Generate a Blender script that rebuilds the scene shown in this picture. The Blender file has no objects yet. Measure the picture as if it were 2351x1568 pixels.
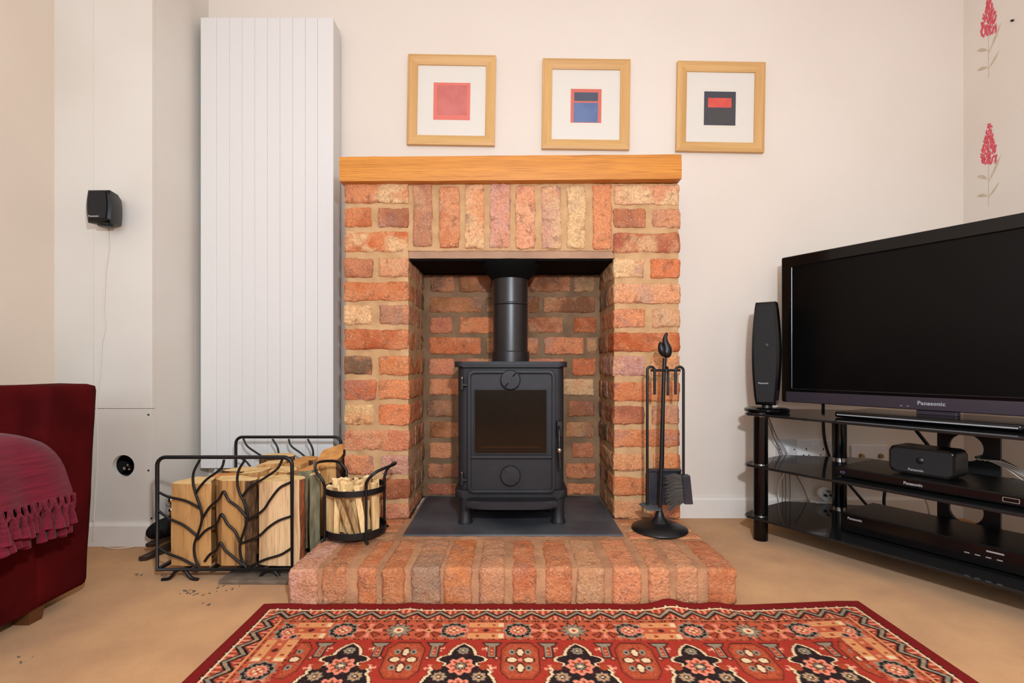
import bpy, bmesh, math, random
import numpy as np
from mathutils import Vector, Matrix, noise

random.seed(7)
SC = bpy.context.scene
COL = SC.collection
PI = math.pi

# ------------------------------------------------------------------ camera, world, lights, exposure
FPX, CX, CY, CAMZ = 1147.0, 1178.0, 840.0, 0.625      # focal length in px, principal point, eye height
cam = bpy.data.cameras.new('camera')
cam.sensor_width = 36.0
cam.lens = FPX / 2351.0 * 36.0
cam.shift_x = (1175.5 - CX) / 2351.0
cam.shift_y = (CY - 784.0) / 2351.0
cam.clip_start = 0.02
camo = bpy.data.objects.new('camera', cam)
COL.objects.link(camo)
camo.location = (0, 0, CAMZ)
camo.rotation_euler = (PI / 2, 0, 0)
SC.camera = camo

w = bpy.data.worlds.new('room_air'); SC.world = w
w.use_nodes = True
w.node_tree.nodes['Background'].inputs[0].default_value = (1.0, 0.95, 0.88, 1)
w.node_tree.nodes['Background'].inputs[1].default_value = 0.35

def lamp(name, kind, loc, power, color, size=0.1, size_y=None, rot=(0, 0, 0)):
    l = bpy.data.lights.new(name, kind)
    l.energy = power; l.color = color
    if kind == 'AREA':
        l.shape = 'RECTANGLE'; l.size = size; l.size_y = size_y
    else:
        l.shadow_soft_size = size
    o = bpy.data.objects.new(name, l); COL.objects.link(o)
    o.location = loc; o.rotation_euler = rot
    return o
lamp('assumed_flash', 'POINT', (0.18, -0.12, 1.06), 90, (0.90, 1.0, 1.10), 0.035)  # unseen lamp, assumed from the shadows of the tv and its shelves
lamp('assumed_window_fill', 'AREA', (-0.35, -2.52, 1.45), 44, (0.74, 0.91, 1.08), 1.7, 1.3, (PI / 2, 0, 0))  # added fill area light for an assumed window; the rear wall has no opening
lamp('assumed_ceiling_light', 'POINT', (0.10, -0.45, 2.20), 6, (0.93, 1.0, 1.06), 0.22)  # unseen lamp, assumed overhead and added for soft light from above

SC.view_settings.view_transform = 'Standard'
SC.view_settings.look = 'None'
SC.view_settings.gamma = 1.0
SC.view_settings.use_curve_mapping = False
SC.view_settings.exposure = 0.0
try:
    SC.cycles.use_denoising = True
    SC.cycles.max_bounces = 8
    SC.cycles.diffuse_bounces = 5
    SC.cycles.transparent_max_bounces = 12
    SC.cycles.sample_clamp_indirect = 6.0
    SC.cycles.caustics_reflective = False
    SC.cycles.caustics_refractive = False
except Exception:
    pass

# ------------------------------------------------------------------ helpers
def at(px, py, d):
    """point of the place seen at this spot of the photograph, d metres in front of the lens"""
    return Vector(((px - CX) * d / FPX, d, CAMZ + (CY - py) * d / FPX))

def lin(c):
    out = []
    for v in c:
        v = v / 255.0
        out.append(v / 12.92 if v <= 0.04045 else ((v + 0.055) / 1.055) ** 2.4)
    return tuple(out)

def material(name, rgb, rough=0.6, metal=0.0, var=None, scale=8.0, stretch=(1, 1, 1), detail=4.0,
             bump=0.0, bscale=80.0, bdist=0.002, spec=0.5, coat=0.0, trans=0.0, ramp=(0.35, 0.65), sheen=0.0):
    m = bpy.data.materials.new(name); m.use_nodes = True
    nt = m.node_tree; N = nt.nodes; L = nt.links
    b = N['Principled BSDF']
    c = lin(rgb)
    b.inputs['Base Color'].default_value = (*c, 1)
    b.inputs['Roughness'].default_value = rough
    b.inputs['Metallic'].default_value = metal
    b.inputs['Specular IOR Level'].default_value = spec
    b.inputs['Coat Weight'].default_value = coat
    b.inputs['Coat Roughness'].default_value = 0.05
    b.inputs['Transmission Weight'].default_value = trans
    b.inputs['Sheen Weight'].default_value = sheen
    if var or bump:
        tc = N.new('ShaderNodeTexCoord')
        mp = N.new('ShaderNodeMapping'); mp.inputs['Scale'].default_value = stretch
        L.new(tc.outputs['Object'], mp.inputs['Vector'])
    if var:
        nz = N.new('ShaderNodeTexNoise'); nz.inputs['Scale'].default_value = scale
        nz.inputs['Detail'].default_value = detail
        L.new(mp.outputs['Vector'], nz.inputs['Vector'])
        mr = N.new('ShaderNodeMapRange')
        mr.inputs['From Min'].default_value = ramp[0]; mr.inputs['From Max'].default_value = ramp[1]
        L.new(nz.outputs['Fac'], mr.inputs['Value'])
        mx = N.new('ShaderNodeMix'); mx.data_type = 'RGBA'
        mx.inputs['A'].default_value = (*c, 1); mx.inputs['B'].default_value = (*lin(var), 1)
        L.new(mr.outputs['Result'], mx.inputs['Factor'])
        L.new(mx.outputs['Result'], b.inputs['Base Color'])
    if bump:
        n2 = N.new('ShaderNodeTexNoise'); n2.inputs['Scale'].default_value = bscale
        n2.inputs['Detail'].default_value = 3
        L.new(mp.outputs['Vector'], n2.inputs['Vector'])
        bp = N.new('ShaderNodeBump'); bp.inputs['Strength'].default_value = bump
        bp.inputs['Distance'].default_value = bdist
        L.new(n2.outputs['Fac'], bp.inputs['Height'])
        L.new(bp.outputs['Normal'], b.inputs['Normal'])
    return m

def sharpen(bm, ang=0.9):
    bmesh.ops.recalc_face_normals(bm, faces=bm.faces)
    for f in bm.faces:
        f.smooth = True
    for e in bm.edges:
        if len(e.link_faces) != 2:
            e.smooth = False; continue
        a = e.calc_face_angle(0)
        if a > ang:
            e.smooth = False
        elif a > .2:                       # a narrow bevel strip beside a broad flat face: keep the flat face flat
            p, q = (f.calc_area() for f in e.link_faces)
            if max(p, q) > 7 * min(p, q): e.smooth = False

def link_mesh(name, bm, mats, smooth=True, ang=0.9):
    if smooth:
        sharpen(bm, ang)
    else:
        bmesh.ops.recalc_face_normals(bm, faces=bm.faces)
    me = bpy.data.meshes.new(name)
    bm.to_mesh(me); bm.free()
    if not isinstance(mats, (list, tuple)):
        mats = [mats]
    for m in mats:
        me.materials.append(m)
    o = bpy.data.objects.new(name, me); COL.objects.link(o)
    return o

def tag(o, label=None, cat=None, group=None, kind=None):
    if label: o['label'] = label
    if cat: o['category'] = cat
    if group: o['group'] = group
    if kind: o['kind'] = kind
    return o

class Thing:
    """An empty at the thing's base; part() adds meshes authored in world space (or in the thing's own frame when local)."""
    def __init__(self, name, label, cat, loc, rz=0.0, group=None, local=False, kind=None):
        self.root = bpy.data.objects.new(name, None); COL.objects.link(self.root)
        self.root.empty_display_size = 0.05
        self.root.location = loc
        self.root.rotation_euler = (0, 0, rz)
        self.local = local
        self.loc = Vector(loc)
        tag(self.root, label, cat, group, kind)
    def part(self, name, bm, mat, parent=None, label=None, smooth=True, ang=0.9, kind=None, color=None):
        if not self.local:
            bmesh.ops.translate(bm, verts=bm.verts, vec=-self.loc)
        o = link_mesh(name, bm, mat, smooth, ang)
        o.parent = parent or self.root
        if label: o['label'] = label
        if kind: o['kind'] = kind
        if color: o.color = color
        return o

def single(name, bm, mat, label, cat, group=None, kind=None, smooth=True, origin=None, ang=0.9):
    if origin is not None:
        bmesh.ops.translate(bm, verts=bm.verts, vec=-Vector(origin))
    o = link_mesh(name, bm, mat, smooth, ang)
    if origin is not None:
        o.location = origin
    return tag(o, label, cat, group, kind)

def box(x0, x1, y0, y1, z0, z1, bevel=0.0, bm=None, seg=2):
    t = bmesh.new()
    bmesh.ops.create_cube(t, size=1)
    for v in t.verts:
        v.co = Vector(((x0 + x1) / 2 + v.co.x * (x1 - x0), (y0 + y1) / 2 + v.co.y * (y1 - y0), (z0 + z1) / 2 + v.co.z * (z1 - z0)))
    if bevel:
        bmesh.ops.bevel(t, geom=t.edges[:] + t.verts[:], offset=bevel, segments=seg, profile=0.5, affect='EDGES', clamp_overlap=True)
    return merge(bm, t)

def merge(bm, t):
    if bm is None:
        return t
    me = bpy.data.meshes.new('tmp'); t.to_mesh(me); t.free()
    bm.from_mesh(me); bpy.data.meshes.remove(me)
    return bm

def axes(plane, u, v, a):
    return Vector((u, a, v)) if plane == 'xz' else Vector((u, v, a)) if plane == 'xy' else Vector((a, u, v))

def prism(pts, plane, a0, a1, bevel=0.0, bm=None, seg=2):
    t = bmesh.new()
    A = [t.verts.new(axes(plane, u, v, a0)) for u, v in pts]
    B = [t.verts.new(axes(plane, u, v, a1)) for u, v in pts]
    n = len(pts)
    fa = t.faces.new(A); fb = t.faces.new(B[::-1])
    for i in range(n):
        t.faces.new((A[i], B[i], B[(i + 1) % n], A[(i + 1) % n]))
    if bevel:
        ed = list(set(list(fa.edges) + list(fb.edges)))
        bmesh.ops.bevel(t, geom=ed, offset=bevel, segments=seg, profile=0.5, affect='EDGES', clamp_overlap=True)
    return merge(bm, t)

def ring(outer, inner, plane, a0, a1, bevel=0.0, bm=None):
    t = bmesh.new(); n = len(outer)
    V = [[t.verts.new(axes(plane, u, v, a)) for u, v in P] for P in (outer, inner) for a in (a0, a1)]
    O0, O1, I0, I1 = V
    for i in range(n):
        j = (i + 1) % n
        t.faces.new((O0[i], O0[j], I0[j], I0[i])); t.faces.new((O1[i], I1[i], I1[j], O1[j]))
        t.faces.new((O0[i], O1[i], O1[j], O0[j])); t.faces.new((I0[i], I0[j], I1[j], I1[i]))
    if bevel:
        bmesh.ops.recalc_face_normals(t, faces=t.faces)
        ed = [e for e in t.edges if e.calc_face_angle(0) > 1.2]
        bmesh.ops.bevel(t, geom=ed, offset=bevel, segments=2, profile=0.5, affect='EDGES', clamp_overlap=True)
    return merge(bm, t)

def rrect(x0, x1, y0, y1, r, n=5):
    out = []
    for cx, cy, a in ((x1 - r, y1 - r, 0), (x0 + r, y1 - r, 90), (x0 + r, y0 + r, 180), (x1 - r, y0 + r, 270)):
        for k in range(n + 1):
            t = math.radians(a + 90 * k / n)
            out.append((cx + r * math.cos(t), cy + r * math.sin(t)))
    return out

def circ(cx, cy, r, n=24, ry=None):
    return [(cx + r * math.cos(2 * PI * k / n), cy + (ry or r) * math.sin(2 * PI * k / n)) for k in range(n)]

def smooth_path(pts, n=6, closed=False):
    P = [Vector(p) for p in pts]
    if len(P) < 3:
        return P
    out = []
    m = len(P)
    for i in range(m - 1):
        p0 = P[i - 1] if i > 0 else P[0] * 2 - P[1]
        p1, p2 = P[i], P[i + 1]
        p3 = P[i + 2] if i + 2 < m else P[-1] * 2 - P[-2]
        for k in range(n):
            t = k / n
            out.append(0.5 * ((2 * p1) + (p2 - p0) * t + (2 * p0 - 5 * p1 + 4 * p2 - p3) * t * t + (3 * p1 - p0 - 3 * p2 + p3) * t ** 3))
    out.append(P[-1])
    return out

def tube(path, r, seg=8, closed=False, bm=None, square=False):
    P = [Vector(p) for p in path]
    R = r if isinstance(r, (list, tuple)) else [r] * len(P)
    t = bmesh.new(); rings = []
    n = len(P)
    up = None
    for i, p in enumerate(P):
        a = P[(i - 1) % n] if (closed or i > 0) else p
        b = P[(i + 1) % n] if (closed or i < n - 1) else p
        d = (b - a).normalized()
        if up is None:
            up = Vector((0, 0, 1)) if abs(d.z) < 0.9 else Vector((0, 1, 0))
        x = d.cross(up)
        if x.length < 1e-5:
            x = d.orthogonal()
        x.normalize(); y = x.cross(d).normalized(); up = y
        k0 = PI / seg if square else 0
        rings.append([t.verts.new(p + (x * math.cos(k0 + 2 * PI * k / seg) + y * math.sin(k0 + 2 * PI * k / seg)) * R[i]) for k in range(seg)])
    for i in range(n if closed else n - 1):
        A, B = rings[i], rings[(i + 1) % n]
        for k in range(seg):
            t.faces.new((A[k], A[(k + 1) % seg], B[(k + 1) % seg], B[k]))
    if not closed:
        t.faces.new(rings[0][::-1]); t.faces.new(rings[-1])
    return merge(bm, t)

def lathe(profile, c=(0, 0, 0), seg=32, axis='z', bm=None):
    t = bmesh.new(); rings = []
    for r, h in profile:
        if r < 1e-6:
            p = (0, 0, h)
            rings.append([t.verts.new(p)])
        else:
            rings.append([t.verts.new((r * math.cos(2 * PI * k / seg), r * math.sin(2 * PI * k / seg), h)) for k in range(seg)])
    for A, B in zip(rings, rings[1:]):
        for k in range(seg):
            j = (k + 1) % seg
            if len(A) == 1 and len(B) == 1: continue
            if len(A) == 1: t.faces.new((A[0], B[j], B[k]))
            elif len(B) == 1: t.faces.new((A[k], A[j], B[0]))
            else: t.faces.new((A[k], A[j], B[j], B[k]))
    for A in (rings[0], rings[-1]):
        if len(A) > 1: t.faces.new(A)
    if axis == 'y':      # profile height runs along -Y (towards the camera)
        bmesh.ops.rotate(t, verts=t.verts, matrix=Matrix.Rotation(PI / 2, 3, 'X'))
    elif axis == 'x':
        bmesh.ops.rotate(t, verts=t.verts, matrix=Matrix.Rotation(PI / 2, 3, 'Y'))
    bmesh.ops.translate(t, verts=t.verts, vec=Vector(c))
    return merge(bm, t)

def rbox(x0, x1, y0, y1, z0, z1, r=0.006, cell=0.014, amp=0.0, freq=40.0, seed=0.0, warp=None, bm=None):
    """a box cut into small cells, its corners rounded, its skin made uneven by noise"""
    lo = Vector((x0, y0, z0)); hi = Vector((x1, y1, z1)); c = (lo + hi) / 2; h = (hi - lo) / 2
    r = min(r, min(h) * 0.95)
    n = [max(2, int(round((hi[i] - lo[i]) / cell))) for i in range(3)]
    t = bmesh.new(); idx = {}
    off = Vector((seed * 3.17, seed * 7.31, seed * 1.73))
    def V(i, j, k):
        key = (i, j, k)
        if key in idx: return idx[key]
        p = Vector(((2 * i / n[0] - 1) * h.x, (2 * j / n[1] - 1) * h.y, (2 * k / n[2] - 1) * h.z))
        q = Vector([max(-h[a] + r, min(h[a] - r, p[a])) for a in range(3)])
        d = p - q
        if d.length > 1e-9:
            p = q + d.normalized() * r
        w_ = p + c
        if amp:
            nv = noise.noise_vector(w_ * freq + off) + noise.noise_vector(w_ * freq * 2.6 + off) * 0.55
            w_ = w_ + nv * amp
            if cell < .01: w_ = w_ + noise.noise_vector(w_ * freq * 5 + off) * amp * .4 + noise.noise_vector(w_ * 17 + off) * amp * .9
        if warp: w_ = warp(w_)
        idx[key] = t.verts.new(w_)
        return idx[key]
    for a in range(3):
        b, d = (a + 1) % 3, (a + 2) % 3
        for s in (0, n[a]):
            for i in range(n[b]):
                for j in range(n[d]):
                    q = []
                    for di, dj in ((0, 0), (1, 0), (1, 1), (0, 1)):
                        k = [0, 0, 0]; k[a] = s; k[b] = i + di; k[d] = j + dj
                        q.append(V(*k))
                    t.faces.new(q)
    return merge(bm, t)

def text_bm(s, size, extrude=0.0006, spacing=1.0, bold=0.0):
    cu = bpy.data.curves.new('lettering', 'FONT')
    cu.body = s; cu.size = size; cu.extrude = extrude; cu.align_x = 'CENTER'; cu.align_y = 'CENTER'
    cu.space_character = spacing; cu.offset = bold; cu.resolution_u = 3
    o = bpy.data.objects.new('lettering', cu); COL.objects.link(o)
    me = bpy.data.meshes.new_from_object(o.evaluated_get(bpy.context.evaluated_depsgraph_get()))
    bpy.data.objects.remove(o); bpy.data.curves.remove(cu)
    bm = bmesh.new(); bm.from_mesh(me); bpy.data.meshes.remove(me)
    bmesh.ops.rotate(bm, verts=bm.verts, matrix=Matrix.Rotation(PI / 2, 3, 'X'))     # stands in the xz plane, facing -y
    return bm

def moved(bm, vec):
    bmesh.ops.translate(bm, verts=bm.verts, vec=Vector(vec)); return bm

def turned(bm, ang, axis, cent=(0, 0, 0)):
    bmesh.ops.rotate(bm, verts=bm.verts, cent=Vector(cent), matrix=Matrix.Rotation(ang, 3, axis)); return bm

# ------------------------------------------------------------------ materials
M = {}
M['wall'] = material('cream_wall_paint', (224, 213, 201), 0.75, var=(220, 208, 195), scale=1.6, bump=0.12, bscale=60, bdist=0.001)
M['wall_peach'] = material('peach_wall_paint', (222, 208, 191), 0.75, var=(218, 203, 186), scale=2, bump=0.1, bscale=60, bdist=0.001)
M['boxing'] = material('grey_white_paint', (217, 211, 201), 0.6, var=(212, 204, 193), scale=2.5, bump=0.12, bscale=50, bdist=0.001)
M['skirting'] = material('white_gloss_paint', (230, 224, 216), 0.4, var=(222, 213, 202), scale=5)
M['ceiling'] = material('ceiling_white', (226, 223, 219), 0.9)
M['carpet'] = material('beige_carpet', (206, 150, 88), 0.95, var=(186, 131, 74), scale=6, detail=6, bump=0.7, bscale=420, bdist=0.004, spec=0.1, sheen=0.2)
M['radiator'] = material('white_enamel', (220, 217, 213), 0.35)
M['radiator_side'] = material('white_enamel_shaded', (206, 204, 202), 0.4)  # same white enamel, greyer: the side's shade is put into the colour
M['dark_void'] = material('dark_cavity', (34, 30, 28), 0.9)
M['black_iron'] = material('black_iron', (22, 21, 22), 0.42, metal=0.3, bump=0.25, bscale=250, bdist=0.0006)
M['cast_iron'] = material('matt_cast_iron', (34, 32, 35), 0.55, metal=0.2, var=(28, 27, 29), scale=14, bump=0.25, bscale=300, bdist=0.0005, spec=0.4)
M['flue'] = material('black_flue_enamel', (34, 30, 30), 0.36, metal=0.2, bump=0.12, bscale=200, bdist=0.0005)
M['soot_plate'] = material('sooty_steel_plate', (6, 5, 5), 0.85, spec=0.1)
M['slate'] = material('grey_slate', (54, 55, 60), 0.5, var=(84, 84, 86), scale=7, detail=6, bump=0.4, bscale=40, bdist=0.001, ramp=(0.4, 0.75))
M['chrome'] = material('chrome', (205, 200, 195), 0.16, metal=1.0)
M['brass'] = material('dull_brass', (150, 120, 75), 0.35, metal=1.0)
M['mortar'] = material('buff_mortar', (192, 154, 112), 0.95, var=(174, 136, 96), scale=18, detail=5, bump=0.8, bscale=120, bdist=0.003, spec=0.15)
M['mortar_dark'] = material('smoked_shaded_mortar', (138, 108, 80), 0.95, var=(112, 88, 66), scale=12, detail=5, bump=0.8, bscale=120, bdist=0.003, spec=0.15)  # recess mortar, colour darkened for smoke and for the shade inside
M['mortar_hearth'] = material('brick_dusted_mortar', (186, 136, 98), 0.95, var=(156, 112, 82), scale=16, detail=5, bump=0.8, bscale=120, bdist=0.003, spec=0.15)
M['lintel'] = material('lintel_render', (170, 134, 106), 0.9, var=(150, 116, 92), scale=9, bump=0.5, bscale=90, bdist=0.002)
M['black_plastic'] = material('black_plastic', (17, 16, 17), 0.42)
M['gloss_black'] = material('gloss_black_plastic', (6, 6, 7), 0.16, spec=0.35)
M['satin_black'] = material('satin_black_plastic', (9, 8, 9), 0.3, spec=0.3)
M['grille'] = material('black_speaker_cloth', (20, 19, 20), 0.8, bump=0.5, bscale=600, bdist=0.001)
M['device_black'] = material('black_lacquered_case', (14, 12, 11), 0.32)
M['bezel'] = material('dusky_violet_bezel', (52, 44, 52), 0.35)
M['screen'] = material('dark_screen', (5, 5, 5), 0.3, spec=0.16)
M['silver'] = material('silver_lettering', (176, 176, 180), 0.35, metal=0.4)
M['white_plastic'] = material('white_plastic', (228, 224, 220), 0.35)
M['grey_plastic'] = material('pale_grey_plastic', (204, 200, 198), 0.4)
M['white_cable'] = material('white_cable_sheath', (216, 204, 188), 0.5)
M['grey_cable'] = material('grey_cable_sheath', (128, 122, 112), 0.5)
M['black_cable'] = material('black_cable_sheath', (20, 18, 17), 0.5)
M['sofa'] = material('dark_red_velvet', (80, 14, 15), 0.9, var=(62, 10, 11), scale=9, detail=5, bump=0.3, bscale=500, bdist=0.001, spec=0.04)
M['throw'] = material('raspberry_woven_throw', (112, 29, 43), 0.95, var=(94, 22, 35), scale=60, stretch=(0.2, 0.2, 3), bump=0.6, bscale=700, bdist=0.001, spec=0.1, sheen=0.1)
M['sofa_leg'] = material('brown_wood_leg', (92, 54, 28), 0.45)
M['dark_wood'] = material('dark_stained_wood', (62, 42, 30), 0.5, var=(44, 29, 21), scale=20, stretch=(6, 1, 6))
M['black_leather'] = material('black_leather', (15, 13, 13), 0.7, bump=0.3, bscale=150, bdist=0.001, spec=0.2)
M['mat_grey'] = material('grey_rubber_mat', (120, 102, 84), 0.9, var=(90, 76, 62), scale=24, bump=0.6, bscale=150, bdist=0.002)
M['mat_board'] = material('white_mount_card', (226, 220, 209), 0.8)
M['mount_edge'] = material('cream_bevel_edge', (232, 220, 194), 0.8)
M['bristle'] = material('black_bristle', (74, 69, 64), 0.5)

def glass_mat(name, tint, alpha, rough=0.03, spec=0.5):
    m = bpy.data.materials.new(name); m.use_nodes = True
    nt = m.node_tree; N = nt.nodes; L = nt.links
    for n in list(N):
        if n.type == 'BSDF_PRINCIPLED': N.remove(n)
    out = [n for n in N if n.type == 'OUTPUT_MATERIAL'][0]
    tr = N.new('ShaderNodeBsdfTransparent'); tr.inputs['Color'].default_value = (*lin(tint), 1)
    di = N.new('ShaderNodeBsdfPrincipled'); di.inputs['Base Color'].default_value = (0.012, 0.012, 0.012, 1)
    di.inputs['Roughness'].default_value = rough; di.inputs['Specular IOR Level'].default_value = spec
    mx = N.new('ShaderNodeMixShader'); mx.inputs['Fac'].default_value = alpha
    L.new(tr.outputs[0], mx.inputs[1]); L.new(di.outputs[0], mx.inputs[2]); L.new(mx.outputs[0], out.inputs['Surface'])
    return m
M['tinted_glass'] = glass_mat('black_tinted_glass', (95, 88, 82), 0.88, 0.06)
M['stove_glass'] = glass_mat('sooty_stove_glass', (222, 212, 198), 0.2, 0.15)

def picture_glass():
    m = bpy.data.materials.new('picture_glass'); m.use_nodes = True
    nt = m.node_tree; N = nt.nodes; L = nt.links
    for n in list(N):
        if n.type == 'BSDF_PRINCIPLED': N.remove(n)
    out = [n for n in N if n.type == 'OUTPUT_MATERIAL'][0]
    tr = N.new('ShaderNodeBsdfTransparent'); gl = N.new('ShaderNodeBsdfGlossy'); gl.inputs['Roughness'].default_value = 0.1
    mx = N.new('ShaderNodeMixShader'); mx.inputs['Fac'].default_value = 0.035
    L.new(tr.outputs[0], mx.inputs[1]); L.new(gl.outputs[0], mx.inputs[2]); L.new(mx.outputs[0], out.inputs['Surface'])
    return m
M['picture_glass'] = picture_glass()

def brick_material(name, dusty):
    """brick: body colour from the object, pale patches by the object's alpha, dark burns, lime specks"""
    m = bpy.data.materials.new(name); m.use_nodes = True
    nt = m.node_tree; N = nt.nodes; L = nt.links; b = N['Principled BSDF']
    b.inputs['Roughness'].default_value = 0.85; b.inputs['Specular IOR Level'].default_value = 0.25
    oi = N.new('ShaderNodeObjectInfo'); tc = N.new('ShaderNodeTexCoord')
    sc = N.new('ShaderNodeVectorMath'); sc.operation = 'SCALE'; sc.inputs['Scale'].default_value = 37.0
    cb = N.new('ShaderNodeCombineXYZ')
    for k in range(3): L.new(oi.outputs['Random'], cb.inputs[k])
    L.new(cb.outputs[0], sc.inputs[0])
    ad = N.new('ShaderNodeVectorMath'); ad.operation = 'ADD'
    L.new(tc.outputs['Object'], ad.inputs[0]); L.new(sc.outputs[0], ad.inputs[1])
    def nz(scale, detail, rough=0.55):
        n = N.new('ShaderNodeTexNoise'); n.inputs['Scale'].default_value = scale; n.inputs['Detail'].default_value = detail
        n.inputs['Roughness'].default_value = rough
        L.new(ad.outputs[0], n.inputs['Vector']); return n
    def rng(src, a, c, lo=0.0, hi=1.0):
        r = N.new('ShaderNodeMapRange'); r.inputs['From Min'].default_value = a; r.inputs['From Max'].default_value = c
        r.inputs['To Min'].default_value = lo; r.inputs['To Max'].default_value = hi
        L.new(src, r.inputs['Value']); return r.outputs['Result']
    def mix(fac, A, B, mode='MIX'):
        x = N.new('ShaderNodeMix'); x.data_type = 'RGBA'; x.blend_type = mode
        if hasattr(fac, 'node'): L.new(fac, x.inputs['Factor'])
        else: x.inputs['Factor'].default_value = fac
        for s, k in ((A, 'A'), (B, 'B')):
            if hasattr(s, 'node'): L.new(s, x.inputs[k])
            else: x.inputs[k].default_value = (*lin(s), 1)
        return x.outputs['Result']
    def mul(a, b_):
        x = N.new('ShaderNodeMath'); x.operation = 'MULTIPLY'
        L.new(a, x.inputs[0])
        if hasattr(b_, 'node'): L.new(b_, x.inputs[1])
        else: x.inputs[1].default_value = b_
        return x.outputs[0]
    col = oi.outputs['Color']
    big = nz(9, 3); mid = nz(26, 6, 0.65); fine = nz(140, 4)
    col = mix(mul(rng(big.outputs['Fac'], 0.42, 0.62), 0.6), col, (220, 146, 98))
    col = mix(mul(rng(nz(11, 3).outputs['Fac'], 0.47, 0.58), oi.outputs['Alpha']), col, (228, 190, 140))
    col = mix(mul(rng(mid.outputs['Fac'], 0.54, 0.68), 0.65), col, (112, 68, 48))
    col = mix(mul(rng(nz(7, 4).outputs['Fac'], 0.58, 0.70), 0.45), col, (150, 128, 122))
    if dusty:
        col = mix(mul(rng(nz(16, 5).outputs['Fac'], 0.35, 0.68), dusty), col, (196, 136, 94))
    sp = N.new('ShaderNodeTexVoronoi'); sp.inputs['Scale'].default_value = 150
    L.new(ad.outputs[0], sp.inputs['Vector'])
    col = mix(mul(mul(rng(sp.outputs['Distance'], 0.26, 0.12), rng(mid.outputs['Fac'], 0.47, 0.54)), 0.9), col, (232, 206, 178))
    col = mix(mul(rng(fine.outputs['Fac'], 0.38, 0.62), 0.38), col, (140, 84, 58))
    L.new(col, b.inputs['Base Color'])
    bp = N.new('ShaderNodeBump'); bp.inputs['Strength'].default_value = 1.0; bp.inputs['Distance'].default_value = 0.006
    hm = N.new('ShaderNodeMath'); hm.operation = 'ADD'
    L.new(mid.outputs['Fac'], hm.inputs[0]); L.new(fine.outputs['Fac'], hm.inputs[1])
    L.new(hm.outputs[0], bp.inputs['Height']); L.new(bp.outputs['Normal'], b.inputs['Normal'])
    return m
M['brick'] = brick_material('reclaimed_brick', 0.0)
M['brick_hearth'] = brick_material('dusty_hearth_brick', 0.5)

def wood(name, base, dark, along='x', scale=22.0, fine=0.5, rough=0.5, spec=0.4, stretch=14.0, contrast=(0.42, 0.62), length=1.0):
    m = bpy.data.materials.new(name); m.use_nodes = True
    nt = m.node_tree; N = nt.nodes; L = nt.links; b = N['Principled BSDF']
    b.inputs['Roughness'].default_value = rough; b.inputs['Specular IOR Level'].default_value = spec
    tc = N.new('ShaderNodeTexCoord'); mp = N.new('ShaderNodeMapping')
    s = [stretch, stretch, stretch]; s['xyz'.index(along)] = length
    mp.inputs['Scale'].default_value = s
    oi = N.new('ShaderNodeObjectInfo')
    ad = N.new('ShaderNodeVectorMath'); ad.operation = 'ADD'
    cb = N.new('ShaderNodeCombineXYZ'); mu = N.new('ShaderNodeMath'); mu.operation = 'MULTIPLY'; mu.inputs[1].default_value = 29.0
    L.new(oi.outputs['Random'], mu.inputs[0])
    for k in range(3): L.new(mu.outputs[0], cb.inputs[k])
    L.new(tc.outputs['Object'], ad.inputs[0]); L.new(cb.outputs[0], ad.inputs[1]); L.new(ad.outputs[0], mp.inputs['Vector'])
    n1 = N.new('ShaderNodeTexNoise'); n1.inputs['Scale'].default_value = scale * 0.12; n1.inputs['Detail'].default_value = 3
    n2 = N.new('ShaderNodeTexNoise'); n2.inputs['Scale'].default_value = scale; n2.inputs['Detail'].default_value = 5
    for n in (n1, n2): L.new(mp.outputs[0], n.inputs['Vector'])
    r1 = N.new('ShaderNodeMapRange'); r1.inputs['From Min'].default_value = contrast[0]; r1.inputs['From Max'].default_value = contrast[1]
    r2 = N.new('ShaderNodeMapRange'); r2.inputs['From Min'].default_value = 0.48; r2.inputs['From Max'].default_value = 0.68
    r2.inputs['To Max'].default_value = fine
    L.new(n1.outputs['Fac'], r1.inputs['Value']); L.new(n2.outputs['Fac'], r2.inputs['Value'])
    x1 = N.new('ShaderNodeMix'); x1.data_type = 'RGBA'
    half = tuple((a + c) / 2 for a, c in zip(base, dark))
    x1.inputs['A'].default_value = (*lin(base), 1); x1.inputs['B'].default_value = (*lin(half), 1)
    x2 = N.new('ShaderNodeMix'); x2.data_type = 'RGBA'; x2.inputs['B'].default_value = (*lin(dark), 1)
    L.new(r1.outputs[0], x1.inputs['Factor']); L.new(x1.outputs['Result'], x2.inputs['A']); L.new(r2.outputs[0], x2.inputs['Factor'])
    L.new(x2.outputs['Result'], b.inputs['Base Color'])
    bp = N.new('ShaderNodeBump'); bp.inputs['Strength'].default_value = 0.15; bp.inputs['Distance'].default_value = 0.001
    L.new(n2.outputs['Fac'], bp.inputs['Height']); L.new(bp.outputs[0], b.inputs['Normal'])
    return m
M['mantel'] = wood('honey_oak', (206, 136, 50), (152, 86, 24), 'x', 26, 0.7, 0.45, length=0.3, contrast=(.3, .85))
M['frame'] = wood('pale_beech', (212, 168, 108), (184, 136, 78), 'x', 20, 0.4, 0.45, length=0.4)
M['log_side'] = wood('split_wood', (206, 156, 98), (142, 92, 48), 'z', 16, 0.5, 0.85, 0.15, 8, length=0.9, contrast=(.36, .7))
M['log_side_pale'] = wood('split_wood_pale', (222, 184, 138), (150, 100, 62), 'z', 18, 0.55, 0.85, 0.15, 9, length=0.6, contrast=(.36, .7))
M['log_side_warm'] = wood('split_wood_stained', (186, 136, 82), (84, 56, 36), 'z', 10, 0.95, 0.85, 0.15, 7, length=0.6)
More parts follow.
